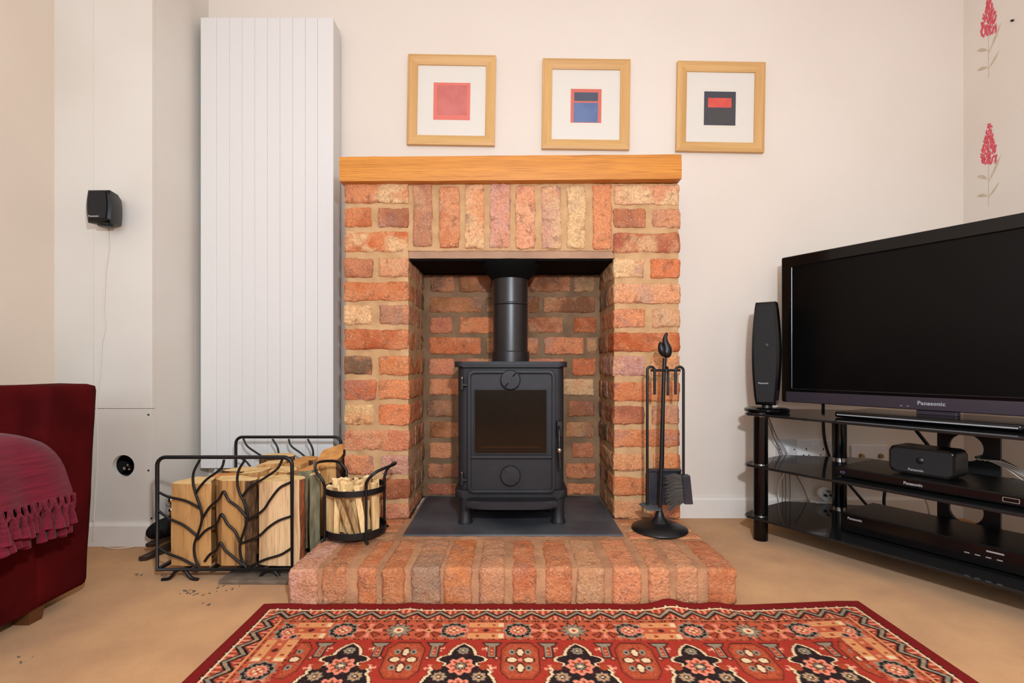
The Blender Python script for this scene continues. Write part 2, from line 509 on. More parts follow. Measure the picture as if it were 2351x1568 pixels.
M['log_end'] = material('sawn_end_grain', (238, 204, 146), 0.9, var=(222, 180, 118), scale=30, detail=5, bump=0.4, bscale=200, bdist=0.001, spec=0.1)
M['log_end_orange'] = material('sawn_end_orange', (220, 160, 94), 0.9, var=(198, 134, 74), scale=30, detail=5, bump=0.4, bscale=200, bdist=0.001, spec=0.1)
M['bark'] = material('brown_bark', (112, 82, 56), 0.95, var=(66, 46, 34), scale=28, stretch=(2, 2, 0.6), detail=6, bump=1.0, bscale=70, bdist=0.006, spec=0.1)
M['bark_red'] = material('reddish_bark', (150, 86, 52), 0.95, var=(92, 56, 38), scale=28, stretch=(2, 2, 0.6), detail=6, bump=1.0, bscale=70, bdist=0.006, spec=0.1)
M['bark_grey'] = material('grey_green_bark', (148, 138, 108), 0.95, var=(106, 98, 76), scale=24, stretch=(2, 2, 0.6), detail=6, bump=0.7, bscale=70, bdist=0.004, spec=0.1)
M['kindling'] = wood('kindling_pine', (232, 196, 140), (178, 130, 80), 'z', 30, 0.5, 0.85, 0.15, 7)
M['kindling_dark'] = wood('kindling_weathered', (178, 140, 92), (92, 68, 48), 'z', 26, 0.8, 0.85, 0.15, 7)
M['kindling_end'] = material('kindling_end_grain', (240, 212, 162), 0.9, var=(222, 184, 128), scale=60, spec=0.1)

# ------------------------------------------------------------------ the room
XL, XR, YB, YF, ZC = -1.605, 1.863, 2.066, -2.62, 2.42
def struct(name, bm, m, label=None, parent=None, smooth=False):
    o = link_mesh(name, bm, m, smooth)
    if parent is None: o['kind'] = 'structure'
    else: o.parent = parent
    if label: o['label'] = label
    return o
struct('floor', box(XL - .1, XR + .1, YF - .1, YB + .1, -0.06, 0), M['carpet'], 'worn beige fitted carpet')
struct('wall_back', box(XL - .1, XR + .1, YB, YB + .1, 0, ZC), M['wall'], 'cream painted wall behind the fireplace')
struct('wall_left', box(XL - .1, XL, YF, YB, 0, ZC), M['wall_peach'], 'peach painted left wall behind the sofa')
WR = struct('wall_right', box(XR, XR + .1, YF, YB, 0, ZC), M['wall'], 'cream wall papered with red flower spikes')
struct('wall_rear', box(XL - .1, XR + .1, YF - .1, YF, 0, ZC), M['wall'])
struct('ceiling', box(XL - .1, XR + .1, YF - .1, YB + .1, ZC, ZC + .1), M['ceiling'])
struct('baseboard_right', prism([(YB, 0), (YB - .016, 0), (YB - .016, .074), (YB - .010, .084), (YB, .084)], 'yz', 0.595, XR), M['skirting'], 'white skirting right of the fireplace')
struct('baseboard_side', prism([(XR - .016, 0), (XR, 0), (XR, .084), (XR - .010, .084), (XR - .016, .074)], 'xz', YF, YB - .016), M['skirting'])

# boxed-in corner left of the radiator: panels screwed over a void
BY, BX = 1.748, -1.259
bxr = struct('wall_corner', box(BX - .014, BX, BY + .0125, YB, 0, ZC), M['boxing'], 'white boxed-in corner left of the radiator')
X218, X350 = -1.463, BX
struct('panel', box(XL, X218, BY, BY + .014, 0, ZC), M['boxing'], parent=bxr)
Zs = CAMZ - (938 - CY) * BY / FPX
struct('panel', box(X218 + .001, X350, BY - .006, BY + .012, Zs + .0012, ZC, .001), M['boxing'], parent=bxr)
hc = at(283, 1070, BY - .006)
def hole_plate():
    n = 32
    x0, x1, z0, z1 = X218 + .001, X350, 0.0, Zs
    inner = circ(hc.x, hc.z, .0385, n)
    outer = []
    for k in range(n):
        a = 2 * PI * k / n; c, s = math.cos(a), math.sin(a)
        t = min(((x1 - hc.x) / c if c > 1e-6 else (x0 - hc.x) / c if c < -1e-6 else 9), ((z1 - hc.z) / s if s > 1e-6 else (z0 - hc.z) / s if s < -1e-6 else 9))
        outer.append((hc.x + c * t, hc.z + s * t))
    for cx, cz in ((x0, z0), (x1, z0), (x0, z1), (x1, z1)):       # snap the nearest outline point to each corner
        k = min(range(n), key=lambda i: (outer[i][0] - cx) ** 2 + (outer[i][1] - cz) ** 2)
        outer[k] = (cx, cz)
    return ring(outer, inner, 'xz', BY - .006, BY + .012)
struct('access_panel', hole_plate(), M['boxing'], 'access panel with a round hole', parent=bxr)
struct('void_back', box(XL, BX - .02, BY + .09, BY + .10, 0, .6), M['dark_void'], parent=bxr)
bm = tube([(hc.x + .006, BY + .06, hc.z - .09), (hc.x + .006, BY + .06, hc.z + .09)], .009, 10)
struct('pipe', bm, M['brass'], parent=bxr, smooth=True)
bm = lathe([(0, 0), (.012, 0), (.012, .02), (.006, .022), (.006, .034), (0, .035)], (hc.x - .012, BY + .05, hc.z - .012), 12, 'y')
struct('valve', bm, M['chrome'], parent=bxr, smooth=True)
for px, py in ((341, 952), (341, 1080), (348, 1190)):
    p = at(px, py, BY - .0065)
    struct('screw', lathe([(0, 0), (.0034, 0), (.0034, .0012), (0, .0014)], p, 10, 'y'), M['dark_void'], parent=bxr, smooth=True)
struct('trim_1', prism([(BY - .006, 0), (BY - .020, 0), (BY - .020, .07), (BY - .013, .081), (BY - .006, .081)], 'yz', X218 - .14, BX + .004), M['skirting'], 'white skirting on the boxed-in corner')
struct('trim_2', prism([(BX, 0), (BX + .014, 0), (BX + .014, .07), (BX + .008, .081), (BX, .081)], 'xz', BY - .006, YB), M['skirting'], 'short white skirting running back beside the log rack')
struct('baseboard_left', prism([(XL, 0), (XL + .016, 0), (XL + .016, .07), (XL + .010, .081), (XL, .081)], 'xz', YF, BY - .001), M['skirting'])

# flower-spike wallpaper print and a nail on the right wall
M['petal'] = material('printed_red_petal', (206, 62, 82), 0.8, var=(222, 96, 108), scale=120)
M['leaf'] = material('printed_beige_leaf', (203, 186, 158), 0.8, var=(190, 172, 146), scale=60)
def wall_pt(px, py):
    d = FPX * XR / (px - CX); return d, CAMZ + (CY - py) * d / FPX
def flat(pts, off=.0006):
    t = bmesh.new()
    f = t.faces.new([t.verts.new((XR - off, y, z)) for y, z in pts]); f.normal_update()
    r = bmesh.ops.extrude_face_region(t, geom=[f])
    bmesh.ops.translate(t, verts=[v for v in r['geom'] if isinstance(v, bmesh.types.BMVert)], vec=(-.0003, 0, 0))
    return t
def flower(zoff, rs):
    rnd = random.Random(rs)
    head = None
    y0, ztop = 1.957, 1.575 + zoff
    for row in range(24):
        f = row / 23
        wd = .008 + .030 * min(1, f * 1.6)
        n = 2 + int(4 * min(1, f * 1.8))
        for k in range(n):
            u = (k + .5) / n * 2 - 1 + rnd.uniform(-.12, .12)
            yy = y0 - u * wd; zz = ztop - f * .147 - (u * .012 if f > .8 else 0) + rnd.uniform(-.002, .002)
            a = math.radians(-90 - u * 38 + rnd.uniform(-14, 14)) if f > .12 else math.radians(rnd.uniform(-150, -30))
            ln, hw = .015, .0034
            c, s = math.cos(a), math.sin(a)
            pts = [(0, 0), (ln * .5, hw), (ln, hw * .5), (ln, -hw * .5), (ln * .5, -hw)]
            head = merge(head, flat([(yy - (p * c - q * s), zz + p * s + q * c) for p, q in pts], .0006 + .00012 * rnd.random()))
    o = struct('flower_head', head, M['petal'], 'red printed flower spike', parent=WR); o['kind'] = 'stuff'
    sy = y0
    struct('stem', flat([(sy + .0008, ztop - .155), (sy - .0008, ztop - .155), (sy - .0010, ztop - .326), (sy + .0010, ztop - .326)], .0005), M['leaf'], parent=WR)
    for (ay, az, by, bz, wd) in ((.006, -.214, .050, -.188, .0085), (.004, -.282, .050, -.268, .0085), (-.002, -.226, -.050, -.143, .006), (-.003, -.288, -.042, -.245, .0055)):
        A = Vector((sy + ay, ztop + az)); B = Vector((sy + by, ztop + bz)); D = (B - A); Nn = Vector((-D.y, D.x)).normalized()
        st = Vector((sy, ztop + az - .012))
        pts = [st, A - Nn * .0006] + [A + D * t - Nn * wd * math.sin(PI * t) * .55 for t in (.25, .5, .75)] + [B] + [A + D * t + Nn * wd * math.sin(PI * t) for t in (.75, .5, .25)] + [A + Nn * .0006]
        struct('leaf', flat([(p.x, p.y) for p in pts], .00055), M['leaf'], parent=WR)
flower(0, 1); flower(.504, 2)
d, z = wall_pt(2327, 47)
struct('nail', lathe([(0, 0), (.0035, 0), (.0035, .008), (0, .009)], (XR - .009, d, z), 10, 'x'), M['dark_void'], parent=WR, smooth=True)

# ------------------------------------------------------------------ brick fireplace
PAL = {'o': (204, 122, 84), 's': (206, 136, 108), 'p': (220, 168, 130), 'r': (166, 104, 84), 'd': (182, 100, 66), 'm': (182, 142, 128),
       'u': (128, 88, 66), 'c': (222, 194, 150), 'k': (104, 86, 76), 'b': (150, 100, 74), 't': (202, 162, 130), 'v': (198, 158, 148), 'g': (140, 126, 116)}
def bcol(code, pale=0.0, j=10):
    t_ = random.uniform(-j, j)
    c = [max(0, min(255, v * k + t_ + random.uniform(-5, 5))) for v, k in zip(PAL[code], (1.0, .95, .88) if code in 'cptv' else (1.0, .94, .80))]
    return (*lin(c), pale)
D1, DB = 1.724, 2.005
OXL, OXR = -0.360, 0.348
fp = Thing('fireplace', 'red brick fireplace surround with a row of upright bricks above the opening', 'fireplace', (0, D1, 0))
NB = [0]
def brick(th, x0, x1, y0, y1, z0, z1, code, pale=0.0, amp=0.0034, r=0.006, mat='brick', cell=0.0095):
    NB[0] += 1
    return th.part('brick', rbox(x0, x1, y0, y1, z0, z1, r, cell, amp, 46, NB[0] * 1.37), M[mat], ang=1.2, color=bcol(code, pale))
def fr(px, py):
    return (px - CX) * D1 / FPX, CAMZ + (CY - py) * D1 / FPX
LEFT = [(418, 467, [(790, 933, 's', .9)]), (476, 521, [(791, 853, 'o', .1), (867, 935, 'r', .1)]), (531, 579, [(790, 933, 'o', .8)]),
        (592, 637, [(789, 856, 'r', 0), (868, 937, 'p', .3)]), (647, 691, [(789, 937, 'o', .1)]), (700, 745, [(789, 853, 'c', .6), (870, 937, 'm', 0)]),
        (756, 803, [(789, 935, 'd', .1)]), (817, 861, [(789, 853, 'k', 0), (868, 937, 'o', .1)]), (872, 917, [(789, 864, 'd', 0), (868, 937, 'o', .1)]),
        (928, 976, [(789, 858, 'c', .3), (870, 937, 'o', 0)]), (988, 1034, [(789, 937, 's', .3)]), (1045, 1090, [(790, 857, 's', 0), (876, 940, 'v', 0)]),
        (1100, 1146, [(790, 937, 'r', 0)]), (1156, 1192, [(790, 860, 'v', 0), (874, 937, 's', .2)])]
RIGHT = [(424, 470, [(1417, 1560, 'p', .9)]), (479, 523, [(1419, 1484, 'r', .2), (1497, 1562, 't', .2)]), (534, 580, [(1419, 1562, 'r', .6)]),
         (594, 638, [(1411, 1478, 'c', .8), (1493, 1562, 'o', 0)]), (651, 697, [(1413, 1562, 'p', .2)]), (708, 752, [(1410, 1482, 's', 0), (1497, 1562, 't', .2)]),
         (763, 808, [(1414, 1562, 'd', 0)]), (817, 863, [(1410, 1480, 'v', .3), (1494, 1562, 'p', .3)]), (877, 921, [(1412, 1562, 'o', .1)]),
         (932, 974, [(1411, 1480, 'r', 0), (1497, 1560, 'm', 0)]), (985, 1027, [(1414, 1562, 'o', .1)]), (1042, 1082, [(1411, 1478, 'p', .3), (1500, 1562, 'o', .1)]),
         (1095, 1140, [(1413, 1562, 'o', .1)]), (1150, 1191, [(1413, 1478, 't', .2), (1492, 1562, 's', .1)])]
JD = 0.0036
for side, rows in (('L', LEFT), ('R', RIGHT)):
    for y0, y1, bricks in rows:
        single_b = len(bricks) == 1
        for i, (xa, xb, c, pale) in enumerate(bricks):
            X0, Z1 = fr(xa, y0); X1, Z0 = fr(xb, y1)
            Z0 = max(Z0, .096)
            if side == 'L' and i == len(bricks) - 1: X1 = OXL + random.uniform(-.002, .004)
            if side == 'R' and i == 0: X0 = OXR + random.uniform(-.004, .002)
            dep = .104 if single_b else .212
            brick(fp, X0, X1, D1 + random.uniform(-.0045, -.001), D1 + dep, Z0, Z1, c, pale)
        # the reveal behind the corner brick, its colours darkened for soot and recess shade
        ya = D1 + (.104 if single_b else .212) + .012
        xr0, xr1 = (OXL - .1, OXL + random.uniform(-.002, .004)) if side == 'L' else (OXR + random.uniform(-.004, .002), OXR + .1)
        if Z0 < .998:
            if single_b:
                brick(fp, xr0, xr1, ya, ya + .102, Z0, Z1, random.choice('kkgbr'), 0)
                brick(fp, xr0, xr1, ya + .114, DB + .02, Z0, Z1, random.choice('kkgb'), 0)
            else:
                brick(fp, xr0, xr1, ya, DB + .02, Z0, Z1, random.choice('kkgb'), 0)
for i, (xa, xb, y0, y1, c, pale) in enumerate([(948, 992, 423, 567, 'm', .3), (1008, 1056, 427, 569, 's', .2), (1068, 1112, 424, 572, 'p', .8), (1124, 1172, 422, 569, 'v', .1),
        (1184, 1229, 425, 572, 'p', .2), (1243, 1289, 428, 571, 'v', .5), (1302, 1345, 426, 570, 'c', .6), (1361, 1405, 423, 573, 's', .2)]):
    X0, Z1 = fr(xa, y0); X1, Z0 = fr(xb, y1)
    brick(fp, X0, X1, D1 + random.uniform(-.0045, -.0015), D1 + .1, Z0, Z1, c, pale)
# mortar bodies behind the brick faces
def mortar(x0, x1, y0, y1, z0, z1, m='mortar'):
    fp.part('mortar', rbox(x0, x1, y0, y1, z0, z1, .004, .0125, .0019, 70, x0 * 9), M[m], ang=1.2)
XLO, XRO = fr(790, 0)[0], fr(1562, 0)[0]
mortar(XLO + JD, OXL - JD + .002, D1 + JD, YB - .008, .102, 1.256)
mortar(OXR + JD - .002, XRO - JD, D1 + JD, YB - .008, .102, 1.256)
mortar(OXL - .012, OXR + .012, D1 + JD, D1 + .12, 1.022, 1.256)
fp.part('lintel', rbox(OXL - .004, OXR + .004, D1 + .008, D1 + .115, .997, 1.026, .002, .03, .0008, 30), M['lintel'], ang=1.2, label='plain concrete lintel strip')
fp.part('register_plate', box(OXL, OXR, D1 + .016, DB + .02, .9905, .9965), M['soot_plate'], label='black steel plate closing the top of the recess')
fp.part('plate_flange', box(OXL, OXR, D1 + .010, D1 + .016, .990, .9985), M['soot_plate'])
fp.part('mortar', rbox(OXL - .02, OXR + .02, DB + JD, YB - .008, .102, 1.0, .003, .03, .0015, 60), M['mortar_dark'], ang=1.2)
BACK = [(632, 670, [(960, 978, 'k'), (988, 1045, 'k'), (1054, 1128, 'u'), (1140, 1200, 'k'), (1214, 1310, 'u'), (1318, 1366, 'k'), (1376, 1400, 'k')]),  # top two courses: soot and the lintel's shade put into the colour
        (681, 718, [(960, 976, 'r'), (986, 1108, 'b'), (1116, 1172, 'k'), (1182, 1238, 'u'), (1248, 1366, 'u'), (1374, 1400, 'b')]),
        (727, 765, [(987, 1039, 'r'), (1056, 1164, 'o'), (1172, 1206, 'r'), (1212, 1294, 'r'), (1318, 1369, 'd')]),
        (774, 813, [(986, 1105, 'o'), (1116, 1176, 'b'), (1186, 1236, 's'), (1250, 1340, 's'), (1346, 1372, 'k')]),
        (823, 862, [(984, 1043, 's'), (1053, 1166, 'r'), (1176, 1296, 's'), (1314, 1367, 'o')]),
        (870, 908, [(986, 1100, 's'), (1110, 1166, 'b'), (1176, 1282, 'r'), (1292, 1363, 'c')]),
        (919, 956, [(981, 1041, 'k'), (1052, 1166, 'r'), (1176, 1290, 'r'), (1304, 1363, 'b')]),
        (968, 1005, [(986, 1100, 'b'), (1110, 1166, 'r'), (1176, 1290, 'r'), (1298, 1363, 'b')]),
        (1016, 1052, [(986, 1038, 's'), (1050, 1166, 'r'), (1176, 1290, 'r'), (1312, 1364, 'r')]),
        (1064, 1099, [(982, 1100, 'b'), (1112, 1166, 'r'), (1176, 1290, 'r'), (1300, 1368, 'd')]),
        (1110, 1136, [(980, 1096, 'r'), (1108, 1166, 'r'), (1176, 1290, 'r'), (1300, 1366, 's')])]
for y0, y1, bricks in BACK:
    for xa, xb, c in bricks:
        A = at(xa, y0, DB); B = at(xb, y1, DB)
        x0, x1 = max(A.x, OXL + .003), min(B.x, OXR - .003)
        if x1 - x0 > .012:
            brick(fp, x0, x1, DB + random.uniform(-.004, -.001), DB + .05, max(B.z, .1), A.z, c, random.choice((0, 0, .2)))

# hearth
hearth = Thing('hearth', 'raised brick hearth with a grey slate slab under the stove', 'hearth', (0, 1.30, 0))
HZ = .099
def hmortar(x0, x1, y0, y1, z1):
    hearth.part('mortar', rbox(x0, x1, y0, y1, .0005, z1, .004, .02, .0014, 60, x0 * 5), M['mortar_hearth'], ang=1.2)
hmortar(-.574, .575, 1.306, D1 + .02, HZ - .0035)
hmortar(OXL + .002, OXR - .002, D1 + .022, DB, HZ - .004)
HF = [(666, 726, 'v'), (740, 791, 'r'), (821, 862, 'o'), (878, 926, 'd'), (946, 1009, 'g'), (1021, 1081, 'o'), (1102, 1157, 'm'), (1179, 1230, 'd'),
      (1255, 1312, 'd'), (1327, 1386, 'm'), (1409, 1470, 's'), (1493, 1536, 's'), (1555, 1603, 'm'), (1629, 1691, 'd')]
for xa, xb, c in HF:
    x0, x1 = (xa - CX) * 1.30 / FPX, (xb - CX) * 1.30 / FPX
    brick(hearth, x0 - .003, x1 + .003, 1.298 + random.uniform(-.003, .003), 1.516, 0.001, HZ + random.uniform(-.002, .001), c, .1, .0028, .008, 'brick_hearth')
for x0, x1 in ((-.577, -.366), (.356, .578)):
    for k in range(3):
        ya = 1.530 + k * .0655
        brick(hearth, x0, x1, ya, ya + .058, .001, HZ + random.uniform(-.0015, .0005), random.choice('ssto'), .1, .0018, .006, 'brick_hearth')
hearth.part('slate_slab', prism([(-.343, 1.551), (.343, 1.551), (.343, 1.716), (.340, DB - .004), (-.346, DB - .004), (-.343, 1.716)], 'xy', .088, HZ + .002, .002), M['slate'], label='dark grey slate slab')

# mantel beam
mb = rbox(-.590, .573, 1.692, YB - .001, 1.2535, 1.339, .004, .03, .0009, 14)
turned(mb, -math.radians(.45), 'Y', (0, 1.7, 1.29))
single('mantel_beam', mb, M['mantel'], 'honey oak mantel beam on top of the brick fireplace', 'mantel', origin=(0, 1.69, 1.25), ang=1.0)

# ------------------------------------------------------------------ wood burning stove
st = Thing('wood_burning_stove', 'black cast iron wood burning stove on the slate slab', 'stove', (0, 1.75, HZ + .002))
SF = 1.66
def sf(px, py, d=SF):
    p = at(px, py, d); return p.x, p.z
x0, z1 = sf(1050, 841); x1, z0 = sf(1296, 1130)
scx = (x0 + x1) / 2
body = prism(rrect(x0, x1, SF + .006, 1.93, .025, 4), 'xy', z0, z1)
st.part('body', body, M['cast_iron'])
a0, b1 = sf(1043, 830); a1, b0 = sf(1303, 843)
st.part('top_plate', prism(rrect(a0, a1, SF - .012, 1.945, .028, 5), 'xy', b0, b1, .004), M['cast_iron'])
a0, b1 = sf(1044, 1124); a1, b0 = sf(1303, 1143)
st.part('base_plate', prism(rrect(a0, a1, SF - .012, 1.94, .028, 5), 'xy', b0, b1, .004), M['cast_iron'])
# door: slab, raised outer rim, upper and lower fields
dx0, dz1 = sf(1072, 849, SF - .02); dx1, dz0 = sf(1276, 1134, SF - .02)
door = st.part('door', prism(rrect(dx0, dx1, dz0, dz1, .02, 6), 'xz', SF - .014, SF + .008, .003), M['cast_iron'])
st.part('door_rim', ring(rrect(dx0 + .001, dx1 - .001, dz0 + .001, dz1 - .001, .019, 6), rrect(dx0 + .013, dx1 - .013, dz0 + .013, dz1 - .013, .010, 6), 'xz', SF - .023, SF - .012, .002), M['cast_iron'], parent=door)
zt = sf(0, 1050, SF - .02)[1]
st.part('door_rail', box(dx0 + .012, dx1 - .012, SF - .023, SF - .012, zt - .005, zt + .005, .002), M['cast_iron'], parent=door)
gx0, gz1 = sf(1090, 896, SF - .02); gx1, gz0 = sf(1254, 1041, SF - .02)
st.part('window_bead', ring(rrect(gx0 - .004, gx1 + .004, gz0 - .004, gz1 + .004, .003, 2), rrect(gx0, gx1, gz0, gz1, .002, 2), 'xz', SF - .018, SF - .012, .001), M['cast_iron'], parent=door)
def smoked():
    m = material('smoked_firebrick', (30, 26, 22), 0.9, var=(60, 50, 36), scale=9, detail=4)
    nt = m.node_tree; N = nt.nodes; L = nt.links; b = N['Principled BSDF']
    old = b.inputs['Base Color'].links[0].from_socket
    tc = N.new('ShaderNodeTexCoord'); sp = N.new('ShaderNodeSeparateXYZ'); L.new(tc.outputs['Generated'], sp.inputs[0])
    rp = N.new('ShaderNodeValToRGB'); L.new(sp.outputs['Z'], rp.inputs[0])
    e = rp.color_ramp.elements
    e[0].position = .10; e[0].color = (.75, .75, .75, 1); e[1].position = .55; e[1].color = (0, 0, 0, 1)
    k = e.new(.93); k.color = (.05, .05, .05, 1); k = e.new(1.0); k.color = (.4, .4, .4, 1)
    mx = N.new('ShaderNodeMix'); mx.data_type = 'RGBA'; mx.inputs['B'].default_value = (*lin((92, 82, 66)), 1)
    L.new(rp.outputs[0], mx.inputs['Factor']); L.new(old, mx.inputs['A']); L.new(mx.outputs['Result'], b.inputs['Base Color'])
    return m
M['stove_inside'] = smoked()
st.part('fire_view', box(gx0, gx1, SF - .0142, SF - .0136, gz0, gz1), M['stove_inside'], parent=door, label='smoke-browned view into the firebox')
st.part('log_guard', box(gx0 + .02, gx1 - .02, SF - .0155, SF - .0142, gz0 + .018, gz0 + .022), M['brass'], parent=door)
st.part('door_glass', box(gx0, gx1, SF - .0172, SF - .0160, gz0, gz1), M['stove_glass'], parent=door, label='smoke-stained glass')
for py, ang in ((872, .65), (1092, -.75)):
    c = at(1172, py, SF - .024)
    dial = st.part('air_dial', lathe([(0, -.012), (.033, -.012), (.033, .004), (.030, .0075), (0, .0085)], c, 32, 'y'), M['cast_iron'], parent=door, ang=.4)
    for s in (-1, 1):
        k = box(-.0016, .0016, c.y - .0098, c.y - .006, .013, .029, .0008)
        turned(k, ang + (PI if s < 0 else 0), 'Y', (0, 0, 0))
        st.part('dial_notch', moved(k, (c.x, 0, c.z)), M['soot_plate'] if ang > 0 else M['flue'], parent=door)
for ya, yb in ((872, 895), (1090, 1114)):
    A = at(1055, ya, SF - .012); B = at(1071, yb, SF - .012)
    st.part('hinge', tube([(A.x + .008, SF - .008, B.z), (A.x + .008, SF - .008, A.z + .004)], .006, 10), M['cast_iron'])
    st.part('hinge_arm', box(A.x + .008, B.x + .004, SF - .014, SF - .002, (A.z + B.z) / 2 - .004, (A.z + B.z) / 2 + .004, .001), M['cast_iron'])
    st.part('hinge_pin', lathe([(0, 0), (.0035, 0), (.0035, .005), (0, .006)], (A.x + .008, SF - .008, A.z + .004), 10), M['chrome'])
hp = [at(1283, 978, SF - .012), at(1283, 985, SF - .035), at(1284, 1000, SF - .042), at(1284, 1025, SF - .045), at(1285, 1050, SF - .047), at(1286, 1074, SF - .050)]
st.part('handle_boss', box(*(lambda a, b: (a.x, b.x, SF - .02, SF + .008, b.z, a.z))(at(1277, 966, SF), at(1290, 1002, SF)), .003), M['cast_iron'])
hd = st.part('handle', tube(smooth_path(hp, 5), [.0042] * 12 + [.0058] * 9 + [.0048] * 5, 10), M['black_iron'], label='curved door handle with a bright ferrule')
fpnt = at(1284, 1034, SF - .0455)
st.part('ferrule', lathe([(.0062, -.006), (.0072, -.003), (.0072, .003), (.0062, .006)], fpnt, 12), M['chrome'], parent=hd)
# ash lip: a curved shelf in front of the base
lx0, lz1 = sf(1070, 1148, 1.60); lx1, lz0 = sf(1280, 1172, 1.60)
lip = []
for k in range(13):
    t = k / 12; x = lx0 + (lx1 - lx0) * t
    lip.append((x, 1.592 + .012 * abs(2 * t - 1) ** 3))
st.part('ash_lip', prism(lip + [(lx1, SF + .03), (lx0, SF + .03)], 'xy', lz0 + .004, lz1 - .004, .006), M['cast_iron'])
st.part('ash_pit', box(lx0 + .02, lx1 - .02, SF + .02, 1.9, .135, z0 + .004), M['soot_plate'])
for px in (1067.5, 1283):
    for yy in (SF + .012, 1.90):
        lxx = (px - CX) * 1.655 / FPX
        st.part('leg', lathe([(0, HZ + .002), (.024, HZ + .002), (.024, HZ + .012), (.020, HZ + .018), (.019, .15), (.021, .196), (0, .196)], (lxx, yy, 0), 20), M['cast_iron'])
# flue pipe standing on the stove
px_, pr, pyc = (1172 - CX) * 1.8 / FPX, .0625, 1.80
fl = Thing('flue_pipe', 'black round flue pipe rising from the stove into the recess top', 'flue pipe', (px_, pyc, .64))
z697 = CAMZ + (CY - 697) * 1.74 / FPX
fl.part('lower_pipe', lathe([(pr, .640), (pr, z697 - .002), (pr - .002, z697)], (px_, pyc, 0), 48), M['flue'])
fl.part('upper_pipe', lathe([(pr - .002, z697), (pr + .001, z697 + .002), (pr + .001, z697 + .006), (pr, z697 + .008), (pr, .9906)], (px_, pyc, 0), 48), M['flue'])
fl.part('base_collar', lathe([(pr, .6405), (pr + .0055, .6405), (pr + .0055, .674), (pr + .003, .678), (pr, .678)], (px_, pyc, 0), 48), M['flue'])
fl.part('ceiling_collar', lathe([(pr, .934), (pr + .004, .934), (pr + .030, .962), (pr + .042, .984), (pr + .042, .9902), (pr, .9902)], (px_, pyc, 0), 28), M['soot_plate'])

# ------------------------------------------------------------------ tall radiator
RD = 1.966
rx0, rx1 = (460 - CX) * RD / FPX, (765 - CX) * RD / FPX
rz1, rz0 = CAMZ + (CY - 40) * RD / FPX, CAMZ + (CY - 1075) * RD / FPX
rad = Thing('radiator', 'tall white vertical radiator with grooved front left of the fireplace', 'radiator', ((rx0 + rx1) / 2, RD, rz0))
gr = [460] + [497, 526.5, 555.5, 584.5, 613.5, 642.5, 671.5, 700.5, 729] + [765]
for a, b in zip(gr, gr[1:]):
    X0, X1 = (a - CX) * RD / FPX, (b - CX) * RD / FPX
    rad.part('front_section', box(X0 + .0003, X1 - .0003, RD, RD + .012, rz0, rz1, .0012), M['radiator'])
rad.part('back_panel', box(rx0 + .004, rx1 - .004, RD + .010, RD + .03, rz0 + .004, rz1 - .004), M['radiator'])
rad.part('side_grille', box(rx1 - .004, rx1 - .001, RD + .010, 2.045, rz0 + .002, rz1 - .002), M['radiator_side'], label='grey-shaded side cover')
rad.part('side_grille', box(rx0 + .001, rx0 + .004, RD + .010, 2.045, rz0 + .002, rz1 - .002), M['radiator_side'])
rad.part('top_grille', box(rx0 + .004, rx1 - .004, RD + .012, 2.045, rz1 - .006, rz1 - .002), M['radiator_side'])
for x in (rx0 + .1, rx1 - .1):
    rad.part('wall_bracket', box(x - .02, x + .02, RD + .028, YB - .0015, 1.7, 1.74), M['radiator_side'])
# valve behind the log rack
vx, vy = -1.230, 1.80
rv = Thing('radiator_valve', 'chrome pipe valve behind the left end of the log rack', 'valve', (vx, vy, 0))
rv.part('pipe', tube([(vx, vy, 0.0), (vx, vy, .095)], .0065, 10), M['chrome'])
rv.part('valve_body', lathe([(0, .090), (.010, .090), (.0165, .098), (.0165, .112), (.010, .120), (0, .120)], (vx, vy, 0), 18), M['chrome'])
rv.part('valve_head', lathe([(0, .122), (.010, .122), (.0180, .132), (.0180, .150), (.010, .160), (0, .161)], (vx, vy, 0), 18), M['chrome'])
rv.part('tail_pipe', tube(smooth_path([(vx, vy, .105), (vx + .004, vy + .06, .106), (vx + .012, 1.93, .12), (vx + .03, 1.99, .16), (vx + .05, 1.99, rz0 + .004)], 4), .006, 10), M['white_plastic'])

